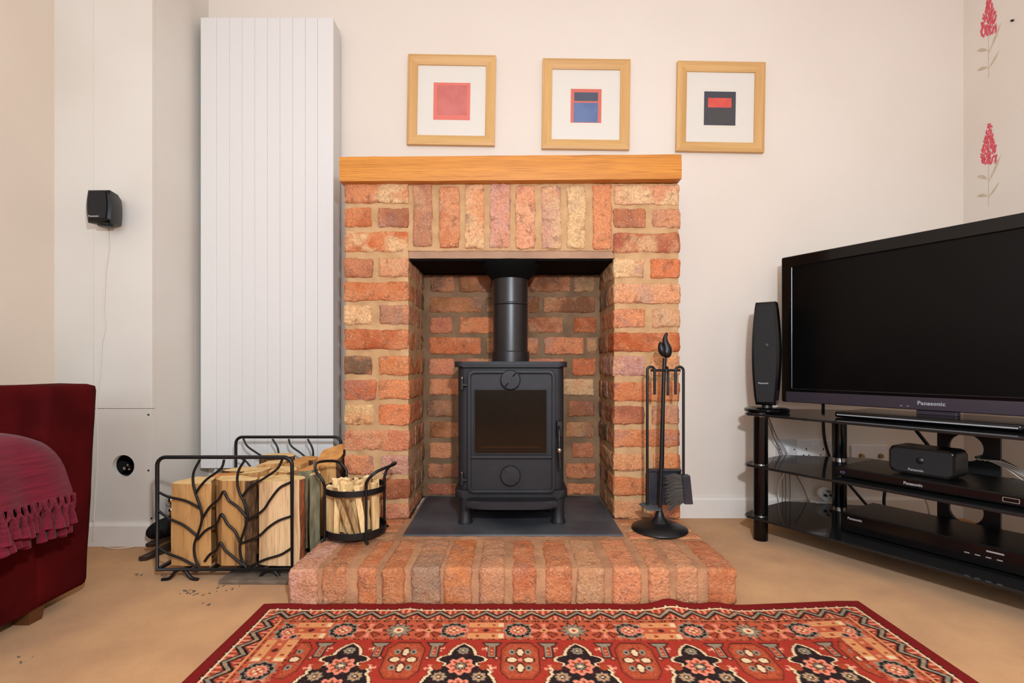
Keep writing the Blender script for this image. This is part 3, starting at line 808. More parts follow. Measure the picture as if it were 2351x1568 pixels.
# ------------------------------------------------------------------ pictures
def picture(cx, cy, deg, label, print_rect, mount_rect, blocks):
    """blocks: [(x0,x1,y0,y1,(r,g,b))] in photo pixels around the frame's middle"""
    S = 2.045 / FPX
    c = at(cx, cy, 2.045)
    root = Thing('framed_picture', label, 'picture', (c.x, 2.045, c.z), local=True, group='framed pictures above the mantel')
    root.root.rotation_euler = (0, math.radians(deg), 0)
    W, H, F = 101 * S, 103.5 * S, 22.5 * S
    # four mitred rails with a sloped face
    prof = [(0, .019), (0, .002), (F * .25, -.002), (F * .8, .003), (F, .007), (F, .019)]
    crn = [(-W, -H), (W, -H), (W, H), (-W, H)]
    for k in range(4):
        t = bmesh.new(); R = []
        for (ux, uz) in (crn[k], crn[(k + 1) % 4]):
            R.append([t.verts.new((ux - math.copysign(a, ux), y, uz - math.copysign(a, uz))) for a, y in prof])
        n = len(prof)
        for i in range(n): t.faces.new((R[0][i], R[0][(i + 1) % n], R[1][(i + 1) % n], R[1][i]))
        t.faces.new(R[0]); t.faces.new(R[1][::-1])
        root.part('frame_rail', t, M['frame'] if k % 2 == 0 else M['frame_v'], ang=.5)
    iw, ih = W - F * .95, H - F * .95
    root.part('backing', box(-W + .01, W - .01, .0165, .0195, -H + .01, H - .01), M['dark_wood'])
    mt = root.part('mount', box(-iw, iw, .0125, .0160, -ih, ih), M['mat_board'], label='white mount card')
    def bl(r, y0, y1, m, nm, par):
        return root.part(nm, box(r[0] * S, r[1] * S, y0, y1, -r[3] * S, -r[2] * S), m, parent=par)
    if mount_rect:
        x0, x1, y0, y1 = [v * S for v in mount_rect]
        root.part('mount_bevel', ring(rrect(x0, x1, -y1, -y0, .001, 1), rrect(x0 + .0018, x1 - .0018, -y1 + .0018, -y0 - .0018, .0008, 1), 'xz', .0119, .0126), M['mount_edge'], parent=mt)
    for i, b in enumerate(blocks):
        m = material('print_ink', b[4], 0.8, var=b[5] if len(b) > 5 else None, scale=24, detail=5)
        bl(b, .0119 - .0003 * i, .0126, m, 'print' if i == 0 else 'colour_block', mt)
    root.part('glass', box(-iw, iw, .0085, .0095, -ih, ih), M['picture_glass'])
M['frame_v'] = wood('pale_beech_upright', (212, 168, 108), (184, 136, 78), 'z', 20, 0.4, 0.45, length=0.4)
picture(1036, 228, .9, 'beech-framed picture with a plain red square, leftmost of three above the mantel', None, None,
        [(-42, 43, -42, 44, (224, 112, 96)), (-34, 36, -36, 33, (198, 98, 90), (208, 112, 102))])
picture(1346, 237.5, .7, 'beech-framed picture with a blue block inside a coral border, middle of three', None, (-43, 42, -43, 47),
        [(-35, 36, -37, 41, (212, 102, 84)), (-27, 28, -29, -9, (52, 62, 84), (66, 76, 96)), (-28, 28, -5, 40, (70, 98, 150), (90, 114, 160))])
picture(1656, 243.5, 1.0, 'beech-framed picture with a dark square and a red bar, rightmost of three', None, (-43, 42, -43, 46),
        [(-37, 36, -37, 41, (40, 44, 62), (50, 50, 58)), (-28, 26, -22, 0, (212, 62, 50), (222, 84, 66)), (-28, 28, 4, 36, (50, 50, 52))])

# ------------------------------------------------------------------ log rack
FD, BD = 1.45, 1.861
rk = Thing('log_rack', 'black wrought iron log rack with leaf-vine end panels left of the hearth', 'log rack', (-.838, 1.655, 0))
def cp(x, y):                                  # spot of the rack's front panel -> x, z on it
    p = at(310 + x / 3.854, 980 + y / 3.854, FD); return p.x, p.z
VINES = [
    [(575, 290), (520, 400), (515, 500), (540, 600), (580, 720), (592, 820), (560, 940), (525, 1040), (530, 1150), (565, 1240)],
    [(790, 290), (760, 370), (640, 460), (575, 530), (538, 590)],
    [(975, 290), (920, 380), (905, 470), (920, 570), (970, 680), (995, 790), (965, 920), (930, 1040), (940, 1160), (985, 1245)],
    [(1305, 285), (1260, 370), (1150, 450), (1020, 530), (950, 615)],
    [(205, 575), (300, 620), (450, 655), (575, 720)], [(205, 740), (300, 810), (430, 870), (545, 960)], [(205, 1065), (290, 1120), (420, 1170), (550, 1240)],
    [(600, 805), (660, 710), (740, 640), (785, 570), (830, 650), (910, 710), (990, 800)],
    [(555, 995), (620, 920), (720, 860), (765, 770), (820, 860), (890, 930), (930, 1020)],
    [(615, 1190), (660, 1130), (720, 1090), (755, 1025), (800, 1090), (880, 1160), (985, 1245)],
    [(1375, 490), (1280, 540), (1200, 640), (1130, 740), (1005, 822)], [(1375, 792), (1270, 830), (1180, 890), (1090, 970), (940, 1030)],
    [(1380, 1075), (1290, 1130), (1160, 1170), (1080, 1205), (1000, 1248)]]
fx0, fz1 = cp(197, 268); fx1, fz0 = cp(1390, 1262)
fxm = (fx0 + fx1) / 2
for yy, flip in ((FD, False), (BD, True)):
    pts = [(fx0, fz0), (fx1, fz0)]
    r_ = .024
    for cx, a in ((fx1 - r_, 0), (fx0 + r_, 90)):
        for k in range(6):
            t = math.radians(a + 90 * k / 5); pts.append((cx + r_ * math.cos(t), fz1 - r_ + r_ * math.sin(t)))
    pan = rk.part('end_panel', tube([(x, yy, z) for x, z in pts], .0056, 8, closed=True), M['black_iron'])
    for V in VINES:
        path = []
        for q in V:
            x, z = cp(*q)
            path.append((2 * fxm - x if flip else x, yy, z))
        rk.part('vine_bar', tube(smooth_path(path, 5), .0036, 7), M['black_iron'], parent=pan)
nb = 6
for k in range(nb):
    x = fx0 + (fx1 - fx0) * k / (nb - 1)
    rk.part('base_bar', box(x - .006, x + .006, FD, BD, fz0 - .004, fz0 + .004, .001), M['black_iron'])
for yy in (FD + .004, BD - .004):
    for xc in (cp(400, 0)[0], cp(1190, 0)[0]):
        P = [(xc - .056, yy, .003), (xc - .034, yy, .007), (xc - .014, yy, fz0 - .006), (xc + .009, yy, fz0 - .004), (xc + .030, yy, .008), (xc + .050, yy, .003)]
        rk.part('foot', tube(smooth_path(P, 5), .0048, 8), M['black_iron'])
# mat under the rack
single('floor_mat', rbox(-.842, -.59, 1.425, 1.86, .0005, .014, .004, .03, .0015, 25), M['mat_grey'], 'worn grey mat on the carpet under the log rack', 'mat', origin=(-.72, 1.64, 0))

# logs standing on end in the rack
ZB = fz0 + .0055
LOG_MATS = lambda side, bark, end: [M[side], M[bark], M[end]]
def log(outline, z1, label, bark=(), side='log_side', bk='bark', end='log_end', z0=ZB, tilt=None, amp=.0025, slope=(0, 0)):
    """outline: list of (x, y) round the log, in order; bark: the outline edges that carry bark"""
    pts, isb = [], []
    n = len(outline)
    for i in range(n):
        a, b = Vector(outline[i]), Vector(outline[(i + 1) % n])
        k = max(1, int((b - a).length / .014))
        for j in range(k):
            p = a + (b - a) * j / k
            if i in bark:                                   # bulge the bark side outward a little
                m = Vector((b.y - a.y, a.x - b.x)).normalized()
                p = p + m * math.sin(PI * j / k) * .010
            pts.append(p); isb.append(i in bark)
    cx = sum(p.x for p in pts) / len(pts); cy = sum(p.y for p in pts) / len(pts)
    t = bmesh.new(); nz = 12; rings = []
    sd = random.random() * 50
    for k in range(nz + 1):
        zz = z0 + (z1 - z0) * k / nz
        R = []
        for p, ib in zip(pts, isb):
            q = Vector((p.x, p.y, zz))
            if k == nz: q.z += (p.x - cx) * slope[0] + (p.y - cy) * slope[1]
            nv = noise.noise_vector(Vector((q.x * 45, q.y * 45, q.z * 9 + sd)))
            q.x += nv.x * amp * (1.6 if ib else 1); q.y += nv.y * amp * (1.6 if ib else 1)
            R.append(t.verts.new(q))
        rings.append(R)
    m = len(pts)
    for A, B in zip(rings, rings[1:]):
        for i in range(m):
            f = t.faces.new((A[i], A[(i + 1) % m], B[(i + 1) % m], B[i])); f.material_index = 1 if isb[i] else 0
    f = t.faces.new(rings[-1]); f.material_index = 2
    f = t.faces.new(rings[0][::-1]); f.material_index = 2
    if tilt: turned(t, tilt[0], tilt[1], (cx, cy, z0))
    return single('log', t, LOG_MATS(side, bk, end), label, 'log', group='split logs in the rack', origin=(cx, cy, z0), ang=.5)
def lx(px, d): return (px - CX) * d / FPX
log([(lx(396, 1.475), 1.470), (lx(420, 1.46), 1.462), (lx(484, 1.462), 1.464), (lx(482, 1.49), 1.495), (lx(500, 1.56), 1.548), (-.985, 1.565), (lx(396, 1.475) - .004, 1.50)], .279,
    'split log with a smooth tan face at the front left of the rack')
log([(lx(491, 1.468), 1.482), (lx(508, 1.462), 1.464), (lx(560, 1.46), 1.463), (lx(580, 1.465), 1.480), (lx(572, 1.5), 1.515), (lx(552, 1.54), 1.540), (lx(508, 1.53), 1.530)], .288,
    'rough brown-stained log at the front middle of the rack', side='log_side_warm', end='log_end', bark=(3, 2), amp=.004)
log([(lx(592, 1.468), 1.474), (lx(615, 1.462), 1.463), (lx(688, 1.462), 1.463), (lx(697, 1.475), 1.480), (lx(686, 1.53), 1.530), (lx(655, 1.56), 1.560), (lx(596, 1.54), 1.542)], .287,
    'large pale split log with a reddish bark edge at the front right of the rack', side='log_side_pale', bk='bark_red', bark=(2, 3), slope=(.05, 0))
log([(lx(712, 1.52), 1.520), (-.612, 1.530), (-.606, 1.57), (-.618, 1.596), (lx(722, 1.56), 1.580)], .291,
    'log with grey green bark at the right end of the rack', bark=(0, 1, 4), bk='bark_grey')
log([(-.99, 1.585), (-.93, 1.578), (-.875, 1.590), (-.870, 1.640), (-.93, 1.668), (-.98, 1.650)], .270,
    'short split log in the second row behind the front left one', end='log_end_orange')
log([(-.858, 1.563), (-.795, 1.560), (-.782, 1.610), (-.80, 1.650), (-.855, 1.645)], .290,
    'wedge-shaped split log in the second row behind the brown-stained log', slope=(.1, 0))
log([(-.770, 1.575), (-.708, 1.568), (-.700, 1.62), (-.72, 1.655), (-.768, 1.650)], .292,
    'split log in the second row with a grainy upright face, behind the large pale one', slope=(-.08, 0))
log([(-.690, 1.600), (-.655, 1.612), (-.640, 1.64), (-.655, 1.700), (-.69, 1.69)], .288,
    'orange-topped log in the second row at the right, beside the grey green bark', bark=(0, 1), bk='bark_grey', end='log_end_orange')
log([(-.985, 1.690), (-.90, 1.672), (-.865, 1.690), (-.87, 1.745), (-.95, 1.755)], .272,
    'thin-topped log with a bark rim in the third row, at the left', bark=(0, 1))
log([(-.852, 1.665), (-.785, 1.668), (-.778, 1.715), (-.80, 1.745), (-.85, 1.740)], .297, 'split log in the third row, at the middle', slope=(.06, .0))
log([(-.765, 1.672), (-.71, 1.668), (-.702, 1.715), (-.72, 1.75), (-.76, 1.745)], .296, 'split log with an orange end in the third row, right of middle', end='log_end_orange')
log([(-.90, 1.770), (-.80, 1.762), (-.785, 1.80), (-.81, 1.842), (-.89, 1.838)], .304, 'round-topped log with brown bark in the back row, against the rear panel', bark=(0, 1, 4))
log([(-.775, 1.765), (-.705, 1.760), (-.700, 1.81), (-.73, 1.842), (-.77, 1.838)], .293, 'flat-topped orange log in the back row, behind the right side', end='log_end_orange', bark=(0,))
# one lies tipped over the others at the right
t = log([(-.695, 1.722), (-.640, 1.716), (-.612, 1.730), (-.604, 1.775), (-.625, 1.818), (-.690, 1.812)], .306,
        'orange log with a tilted top at the back right of the rack, beside the brickwork', bark=(2, 3), end='log_end_orange', slope=(.30, .55))

# ------------------------------------------------------------------ kindling basket
kb = Vector(((817 - CX) * 1.555 / FPX, 1.555, HZ))
ks = Thing('kindling_basket', 'round black iron kindling basket with two loop handles on the hearth corner', 'basket', kb)
KR = .0915
def hoop(z0, z1, r0=KR):
    return ring(circ(kb.x, kb.y, r0, 40), circ(kb.x, kb.y, r0 - .003, 40), 'xy', z0, z1, .0007)
ks.part('top_hoop', hoop(.238, .256), M['black_iron'])
ks.part('base_hoop', hoop(.112, .132, KR + .0015), M['black_iron'])
ks.part('base_plate', prism(circ(kb.x, kb.y, KR - .002, 40), 'xy', .1125, .1155), M['black_iron'])
angs = {'fl': 221, 'fr': 305, 'br': 41, 'bl': 125}
def kp(a, r, z): return Vector((kb.x + r * math.cos(math.radians(a)), kb.y + r * math.sin(math.radians(a)), z))
for a in angs.values():
    P = [kp(a, KR + .018, HZ + .0035), kp(a, KR + .010, HZ + .010), kp(a, KR + .005, .118), kp(a, KR + .005, .268)]
    ks.part('upright', tube(smooth_path(P, 4), .0042, 8), M['black_iron'])
for a, b in ((221, 125), (305, 401)):
    m = (a + b) / 2
    P = [kp(a, KR + .005, .264), kp(a, KR + .012, .285), kp(a + (m - a) * .25, KR + .026, .312), kp(m, KR + .033, .322), kp(b + (m - b) * .25, KR + .026, .312), kp(b, KR + .012, .285), kp(b, KR + .005, .264)]
    ks.part('handle', tube(smooth_path(P, 6), .0045, 8), M['black_iron'])
rnd = random.Random(11)
def stick(bx, by, tx, ty, zt, w_, d_, dark, lab, rot):
    t = bmesh.new()
    A = Vector((bx, by, .1165)); B = Vector((tx, ty, zt)); D = (B - A)
    u = Vector((math.cos(rot), math.sin(rot), 0)); v = Vector((-math.sin(rot), math.cos(rot), 0))
    R = []
    nseg = 5
    for k in range(nseg + 1):
        p = A + D * k / nseg
        sc = 1 - .12 * k / nseg + rnd.uniform(-.08, .08)
        R.append([t.verts.new(p + u * sx * w_ * sc + v * sy * d_ * sc + Vector((0, 0, rnd.uniform(-.006, .006) if k == nseg else 0))) for sx, sy in ((-1, -1), (1, -.8), (.9, 1), (-.8, .9))])
    for X, Y in zip(R, R[1:]):
        for i in range(4): t.faces.new((X[i], X[(i + 1) % 4], Y[(i + 1) % 4], Y[i]))
    f = t.faces.new(R[-1]); f.material_index = 1
    t.faces.new(R[0][::-1])
    return single('kindling_stick', t, [M['kindling_dark' if dark else 'kindling'], M['kindling_end']], lab, 'kindling', 'kindling sticks in the basket', origin=A, smooth=False)
KL = 'pale split kindling stick bundled among others in the round iron basket'
# the ones that can be told apart at the front
stick(kb.x - .066, kb.y - .040, kb.x - .072, kb.y - .030, .258, .013, .008, False, 'broad pale kindling stick standing upright at the left front of the basket', -.5)
stick(kb.x + .014, kb.y - .074, kb.x - .044, kb.y - .060, .256, .008, .007, True, 'weathered grey brown kindling stick leaning left across the basket front', .1)
stick(kb.x + .030, kb.y - .070, kb.x - .012, kb.y - .066, .254, .007, .006, True, 'second weathered kindling stick, right of the leaning grey brown one', .2)
stick(kb.x + .046, kb.y - .062, kb.x + .020, kb.y - .060, .262, .009, .006, False, 'tan kindling stick leaning left at the front right of the basket', .4)
stick(kb.x + .070, kb.y - .036, kb.x + .062, kb.y - .030, .264, .011, .006, False, 'wide flat kindling stick at the right front of the basket', .9)
stick(kb.x - .036, kb.y - .066, kb.x - .038, kb.y - .050, .266, .008, .006, False, 'straight pale kindling stick second from the left at the basket front', -.1)
for k in range(26):
    a = rnd.uniform(0, 2 * PI); rr = .062 * math.sqrt(rnd.random()); b = a + rnd.uniform(-.8, .8); r2 = min(.068, rr + rnd.uniform(-.02, .03))
    stick(kb.x + rr * math.cos(a), kb.y + .010 + rr * .8 * math.sin(a), kb.x + r2 * math.cos(b), kb.y + .008 + r2 * .85 * math.sin(b), rnd.uniform(.252, .278), rnd.uniform(.007, .014), rnd.uniform(.005, .009), False, KL, rnd.uniform(0, PI))

# ------------------------------------------------------------------ fireside tools
tc_ = Vector((.469, 1.60, HZ))
ts = Thing('fire_tool_stand', 'black iron fireside tool stand with a leaf-shaped finial on the hearth', 'tool stand', tc_)
ts.part('base', lathe([(0, HZ + .001), (.084, HZ + .001), (.088, HZ + .005), (.086, HZ + .010), (.060, HZ + .020), (.032, HZ + .028), (.028, HZ + .032), (.016, HZ + .042), (.010, HZ + .062), (.007, HZ + .074), (0, HZ + .074)], (tc_.x, tc_.y, 0), 40), M['black_iron'])
top = at(1526, 822, 1.60)
ts.part('pole', tube([(tc_.x + .001, 1.60, HZ + .06), (top.x - .002, 1.60, .612), top], .0062, 12), M['black_iron'])
# finial: a curled bud in two lobes
def fin(path, rad): return tube(smooth_path(path, 4), rad, 12)
q = lambda px, py, dd=1.60: at(px, py, dd)
P = smooth_path([q(1526, 820), q(1530, 812), q(1531, 800), q(1528, 788), q(1527, 776), q(1531, 764)], 4)
R = [.006, .010, .013, .0145, .0155, .016, .016, .0155, .0148, .014, .013, .0118, .0108, .0098, .0088, .0078, .007, .006, .0058, .0048, .0034][:len(P)]
f1 = ts.part('finial', tube(P, R, 14), M['black_iron'], label='leaf-bud finial')
P = smooth_path([q(1524, 817, 1.594), q(1520, 806, 1.592), q(1517, 795, 1.592), q(1516, 785, 1.594)], 4)
ts.part('finial_lobe', tube(P, [.006, .008, .0095, .0105, .011, .011, .0105, .010, .0092, .0082, .007, .005, .003][:len(P)], 12), M['black_iron'], parent=f1)
zc = at(0, 850, 1.6).z
pole_x = at(1524.5, 850, 1.6).x
ts.part('cross_bar', tube([(at(1494, 850, 1.6).x, 1.60, zc), (at(1562, 850, 1.6).x, 1.60, zc)], .0042, 8), M['black_iron'])
ts.part('cross_bar', tube([(pole_x, 1.575, zc), (pole_x, 1.632, zc)], .0042, 8), M['black_iron'])
def hooked(xo, xi, zt, zend, zlow, y=1.60):
    """rod that comes up outside, bends over the cross bar and ends in a short tail inside"""
    m = (xo + xi) / 2; r_ = abs(xo - xi) / 2
    P = [Vector((xo, y, zlow)), Vector((xo, y, (zlow + zt) / 2)), Vector((xo, y, zt - r_))]
    s = 1 if xi > xo else -1
    for k in range(1, 8):
        a = PI - PI * k / 8
        P.append(Vector((m + s * r_ * math.cos(a), y, zt - r_ + r_ * math.sin(a))))
    P += [Vector((xi, y, zt - r_)), Vector((xi, y, zend))]
    return tube(P, .0044, 9)
z906 = at(0, 906, 1.6).z; zt = at(0, 842, 1.6).z
# rake with a flat foot (left)
xo, xi = at(1486, 0, 1.6).x, at(1503, 0, 1.6).x
pk = Thing('fire_rake', 'black fire rake with a flat foot hanging at the left of the tool stand', 'fire tool', (xo, 1.60, at(0, 1160, 1.6).z))
pk.part('rod', hooked(xo, xi, zt, z906, at(0, 1158, 1.6).z), M['black_iron'])
A = at(1467, 1156, 1.60); B = at(1518, 1170, 1.58)
t = bmesh.new()
for f_, off in ((1, 0),):
    vs = [t.verts.new(v) for v in (A, at(1478, 1153, 1.61), at(1519, 1165, 1.60), B, at(1490, 1170, 1.575))]
    fc = t.faces.new(vs); r_ = bmesh.ops.extrude_face_region(t, geom=[fc])
    bmesh.ops.translate(t, verts=[v for v in r_['geom'] if isinstance(v, bmesh.types.BMVert)], vec=(0, 0, -.004))
pk.part('foot_plate', t, M['slate'], label='worn grey flat foot', smooth=False)
# shovel (middle, behind the pole)
xs = at(1528, 0, 1.63).x
sv = Thing('fire_shovel', 'black fire shovel hanging behind the pole of the tool stand', 'fire tool', (xs, 1.64, at(0, 1160, 1.64).z))
P = [Vector((xs, 1.605, at(0, 908, 1.605).z)), Vector((xs, 1.605, zc)), Vector((xs, 1.612, zc + .008)), Vector((xs, 1.628, zc + .010)), Vector((xs, 1.642, zc + .006)), Vector((xs, 1.646, zc - .01)), Vector((xs - .003, 1.646, .40)), Vector((xs - .004, 1.648, at(0, 1075, 1.648).z))]
sv.part('rod', tube(P, .0044, 9), M['black_iron'])
A = at(1489, 1078, 1.648); B = at(1560, 1160, 1.648)
pan = prism([(A.x, A.z), (B.x, A.z), (B.x - .002, B.z + .004), (B.x - .010, B.z), (A.x + .006, B.z)], 'xz', 1.650, 1.653)
box(A.x - .002, A.x + .002, 1.636, 1.653, B.z + .002, A.z, bm=pan); box(B.x - .002, B.x + .002, 1.636, 1.653, B.z + .006, A.z, bm=pan)
box(A.x - .002, B.x + .002, 1.634, 1.653, A.z - .003, A.z + .003, bm=pan)
M['shovel'] = material('blue_black_steel', (44, 46, 54), 0.45, metal=0.5, var=(64, 62, 66), scale=20)
sv.part('pan', pan, M['shovel'], label='blue-black dusty pan')
# brush (right)
xo, xi = at(1569, 0, 1.6).x, at(1551, 0, 1.6).x
br = Thing('hearth_brush', 'black hearth brush with side bristles hanging at the right of the tool stand', 'fire tool', (xo, 1.60, at(0, 1155, 1.6).z))
br.part('rod', hooked(xo, xi, zt, z906, at(0, 1092, 1.6).z), M['black_iron'])
A = at(1563, 1090, 1.60); B = at(1582, 1156, 1.60)
blk = box(A.x, B.x, 1.588, 1.614, B.z, A.z, .002)
for v in blk.verts: v.co.x += (A.z - v.co.z) * .10
head = br.part('brush_block', blk, M['dark_grey_wood'] if 'dark_grey_wood' in M else M['shovel'], label='grey-painted wooden block')
bst = None
for k in range(260):
    u = rnd.random(); v = rnd.uniform(-1, 1)
    z_ = A.z - .002 - u * (A.z - B.z - .006); x_ = A.x + (A.z - z_) * .10
    ln = rnd.uniform(.044, .062) * (1 - .15 * abs(u - .5))
    e = Vector((x_ - ln * .92, 1.601 + v * .016 + rnd.uniform(-.006, .006), z_ - ln * (.10 + .55 * u * rnd.uniform(.7, 1.3)) + .006))
    s0 = Vector((x_ + .001, 1.601 + v * .010, z_)); md = (s0 + e) / 2 + Vector((0, 0, .004))
    bst = tube([s0, md, e], [.0011, .0010, .0005], 3, bm=bst)
br.part('bristles', bst, M['bristle'], kind='stuff')

# ------------------------------------------------------------------ bellows behind the rack
bl = Thing('fireside_bellows', 'dark wooden bellows with black leather lying behind the left end of the log rack', 'bellows', (-1.15, 1.76, 0))
def paddle(z0, z1, y0):
    half = [(.0, .0), (.017, .004), (.018, .05), (.020, .09), (.048, .15), (.066, .21), (.062, .27), (.040, .315), (.016, .33)]
    pts = [(-1.190 + u * 1.0 + v * .16, y0 + v) for u, v in half] + [(-1.190 - u * .55 + v * .16, y0 + v) for u, v in half[:0:-1]]
    return prism(pts, 'xy', z0, z1, .003)
bl.part('lower_board', paddle(.001, .015, 1.595), M['dark_wood'])
bl.part('upper_board', paddle(.034, .047, 1.625), M['dark_wood'])
bl.part('leather', rbox(-1.185, -1.085, 1.76, 1.91, .013, .036, .008, .02, .002, 30), M['black_leather'])
pth = smooth_path([(-1.215, 1.655, .066), (-1.200, 1.68, .070), (-1.172, 1.73, .080), (-1.140, 1.80, .092), (-1.110, 1.88, .098)], 5)
bl.part('nozzle_cover', tube(pth, [.005 + .024 * (min(1, k / 6) ** .5) + .008 * k / len(pth) for k in range(len(pth))], 14), M['black_leather'], label='black padded cover')

# crumbs of bark on the carpet
cr = None
for px, py, n in ((455, 1362, 6), (425, 1358, 5), (487, 1363, 4), (385, 1322, 5), (330, 1318, 3), (540, 1352, 4), (470, 1388, 3), (58, 1512, 3), (505, 1345, 4)):
    D = FPX * CAMZ / (py - CY); c = Vector(((px - CX) * D / FPX, D, 0))
    for k in range(n):
        p = c + Vector((rnd.uniform(-.02, .02), rnd.uniform(-.016, .016), 0)); s = rnd.uniform(.001, .0032)
        tb = box(p.x - s * 1.6, p.x + s * 1.6, p.y - s * .5, p.y + s * .5, .0003, .0022); turned(tb, rnd.uniform(0, PI), 'Z', p)
        cr = merge(cr, tb)
single('bark_crumbs', cr, M['mat_grey'], 'dark crumbs of bark scattered on the carpet before the log rack', 'crumbs', kind='stuff', smooth=False)

# ------------------------------------------------------------------ wall speaker and its cable
sp = Thing('wall_speaker', 'small black satellite speaker on the boxed-in corner above the sofa', 'speaker', (-1.378, 1.742, 1.10))
t = bmesh.new()
F = [(-1.414, -.0), (-1.340, -.0)]
def sring(y, x0, x1, z0, z1, bul):
    out = []
    n = 8
    for k in range(n + 1): out.append((x0 - bul * math.sin(PI * k / n), z1 + (z0 - z1) * k / n))
    for k in range(n + 1): out.append((x1 + bul * math.sin(PI * k / n), z0 + (z1 - z0) * k / n))
    return [Vector((x, y, z)) for x, z in out]
secs = [sring(1.655, -1.406, -1.346, 1.106, 1.204, .004), sring(1.660, -1.412, -1.340, 1.101, 1.209, .006), sring(1.70, -1.412, -1.345, 1.104, 1.207, .005), sring(1.738, -1.404, -1.362, 1.112, 1.200, .003)]
RR = [[t.verts.new(v) for v in s] for s in secs]
for A, B in zip(RR, RR[1:]):
    for k in range(len(A)): t.faces.new((A[k], A[(k + 1) % len(A)], B[(k + 1) % len(A)], B[k]))
t.faces.new(RR[0]); t.faces.new(RR[-1][::-1])
sp.part('cabinet', t, M['satin_black'])
sp.part('grille', prism([(x, z) for x, z in ((v.x, v.z) for v in sring(0, -1.404, -1.350, 1.114, 1.202, .004))], 'xz', 1.6525, 1.656), M['grille'])
sp.part('base_foot', lathe([(0, 1.095), (.020, 1.095), (.024, 1.099), (.024, 1.104), (0, 1.104)], (-1.378, 1.69, 0), 20), M['black_plastic'])
sp.part('wall_bracket', box(-1.392, -1.366, 1.735, BY - .006, 1.13, 1.17, .002), M['black_plastic'])
sp.part('lettering', moved(text_bm('Panasonic', .0088, .0004, 1.0, .0002), (-1.388, 1.6522, 1.1205)), M['silver'])
P = [at(x, y, BY - .0085) for x, y in ((246, 512), (248, 530), (250, 570), (243, 620), (240, 680), (238, 715), (242, 745), (240, 762), (234, 790), (232, 830), (228, 870), (222, 930), (224, 1040), (216, 1180))]
P += [at(216, 1200, 1.722), at(214, 1240, 1.722)]
sp.part('cable', tube(smooth_path(P, 4), .0017, 6), M['white_cable'], label='thin white speaker cable down the wall')
P = [(FPX * CAMZ / (y - CY)) for y in (1256, 1261, 1259, 1254)]
single('loose_cable', tube(smooth_path([((x - CX) * d / FPX, d, .0025) for x, d in zip((236, 262, 290, 318), P)], 5), .0018, 6), M['white_cable'], 'thin cream cable lying along the skirting right of the sofa', 'cable')

# ------------------------------------------------------------------ sofa and throw
SX = -1.148
so = Thing('sofa', 'dark red velvet sofa with a square arm along the left wall', 'sofa', (-1.36, .6, 0))
def lean(v):                                          # the front leans out towards the top
    if v.x > -1.25: v = Vector((v.x + max(0, v.z - .04) * .055, v.y, v.z + (0.006 * math.sin((v.x + 1.6) * 6)) * (v.z > .5)))
    return v
so.part('base', rbox(XL + .03, SX, -.36, 1.24, .036, .25, .012, .04, .001, 9), M['sofa'], ang=1)
so.part('arm', rbox(XL + .03, SX, 1.200, 1.351, .036, .574, .014, .018, .0012, 8, 3, lean), M['sofa'], ang=1.2)
so.part('arm', rbox(XL + .03, SX, -.50, -.345, .036, .574, .022, .03, .0018, 8, 4, lean), M['sofa'], ang=1.2)
so.part('backrest', rbox(XL + .02, XL + .20, -.36, 1.21, .10, .80, .05, .04, .002, 6), M['sofa'], ang=1.2)
so.part('seat_cushion', rbox(XL + .18, -1.085, .43, 1.190, .25, .455, .05, .03, .003, 6, 5), M['sofa'], ang=1.2)
so.part('seat_cushion', rbox(XL + .18, -1.085, -.335, .42, .25, .455, .05, .03, .003, 6, 6), M['sofa'], ang=1.2)
for yy in (1.22, -.35):
    for xx in (SX - .035, XL + .10):
        t = lathe([(0, 0), (.024, 0), (.030, .038), (0, .038)], (xx, yy, 0), 4)
        turned(t, PI / 4, 'Z', (xx, yy, 0))
        so.part('leg', t, M['sofa_leg'], label='brown wooden block foot', smooth=False)
# throw: laid over the seat, hanging over its front, knotted tassels along the hem
prof = [(-1.40, .466), (-1.30, .470), (-1.20, .472), (-1.15, .468), (-1.115, .455), (-1.088, .430), (-1.070, .400), (-1.058, .365), (-1.050, .345), (-1.044, .325)]
pp = smooth_path([(x, 0, z) for x, z in prof], 4)
t = bmesh.new(); G = []
NY = 60
for j in range(NY + 1):
    y = .50 + (1.188 - .50) * j / NY
    R = []
    for i, p in enumerate(pp):
        f = i / (len(pp) - 1)
        e = max(0, (y - 1.10) / .088)
        nv = noise.noise(Vector((p.x * 5, y * 9, p.z * 4))) * .012 * (.4 + f) + .006 * math.sin(y * 55 + 2 * f) * max(0, f - .45)
        R.append(t.verts.new((p.x + nv - .004 * e * e, y, max(p.z - .026 * e * e * (1 - .6 * f) + nv * .3, .318))))
    G.append(R)
for A, B in zip(G, G[1:]):
    for i in range(len(pp) - 1): t.faces.new((A[i], A[i + 1], B[i + 1], B[i]))
th = Thing('throw_blanket', 'raspberry woven throw with knotted tassels draped over the sofa seat', 'throw', (-1.15, .9, .47))
hem = [v.co.copy() for v in [R[-1] for R in G]]
cl = th.part('cloth', t, M['throw'], ang=2)
sm = cl.modifiers.new('thickness', 'SOLIDIFY'); sm.thickness = .005; sm.offset = 1
NT = 34
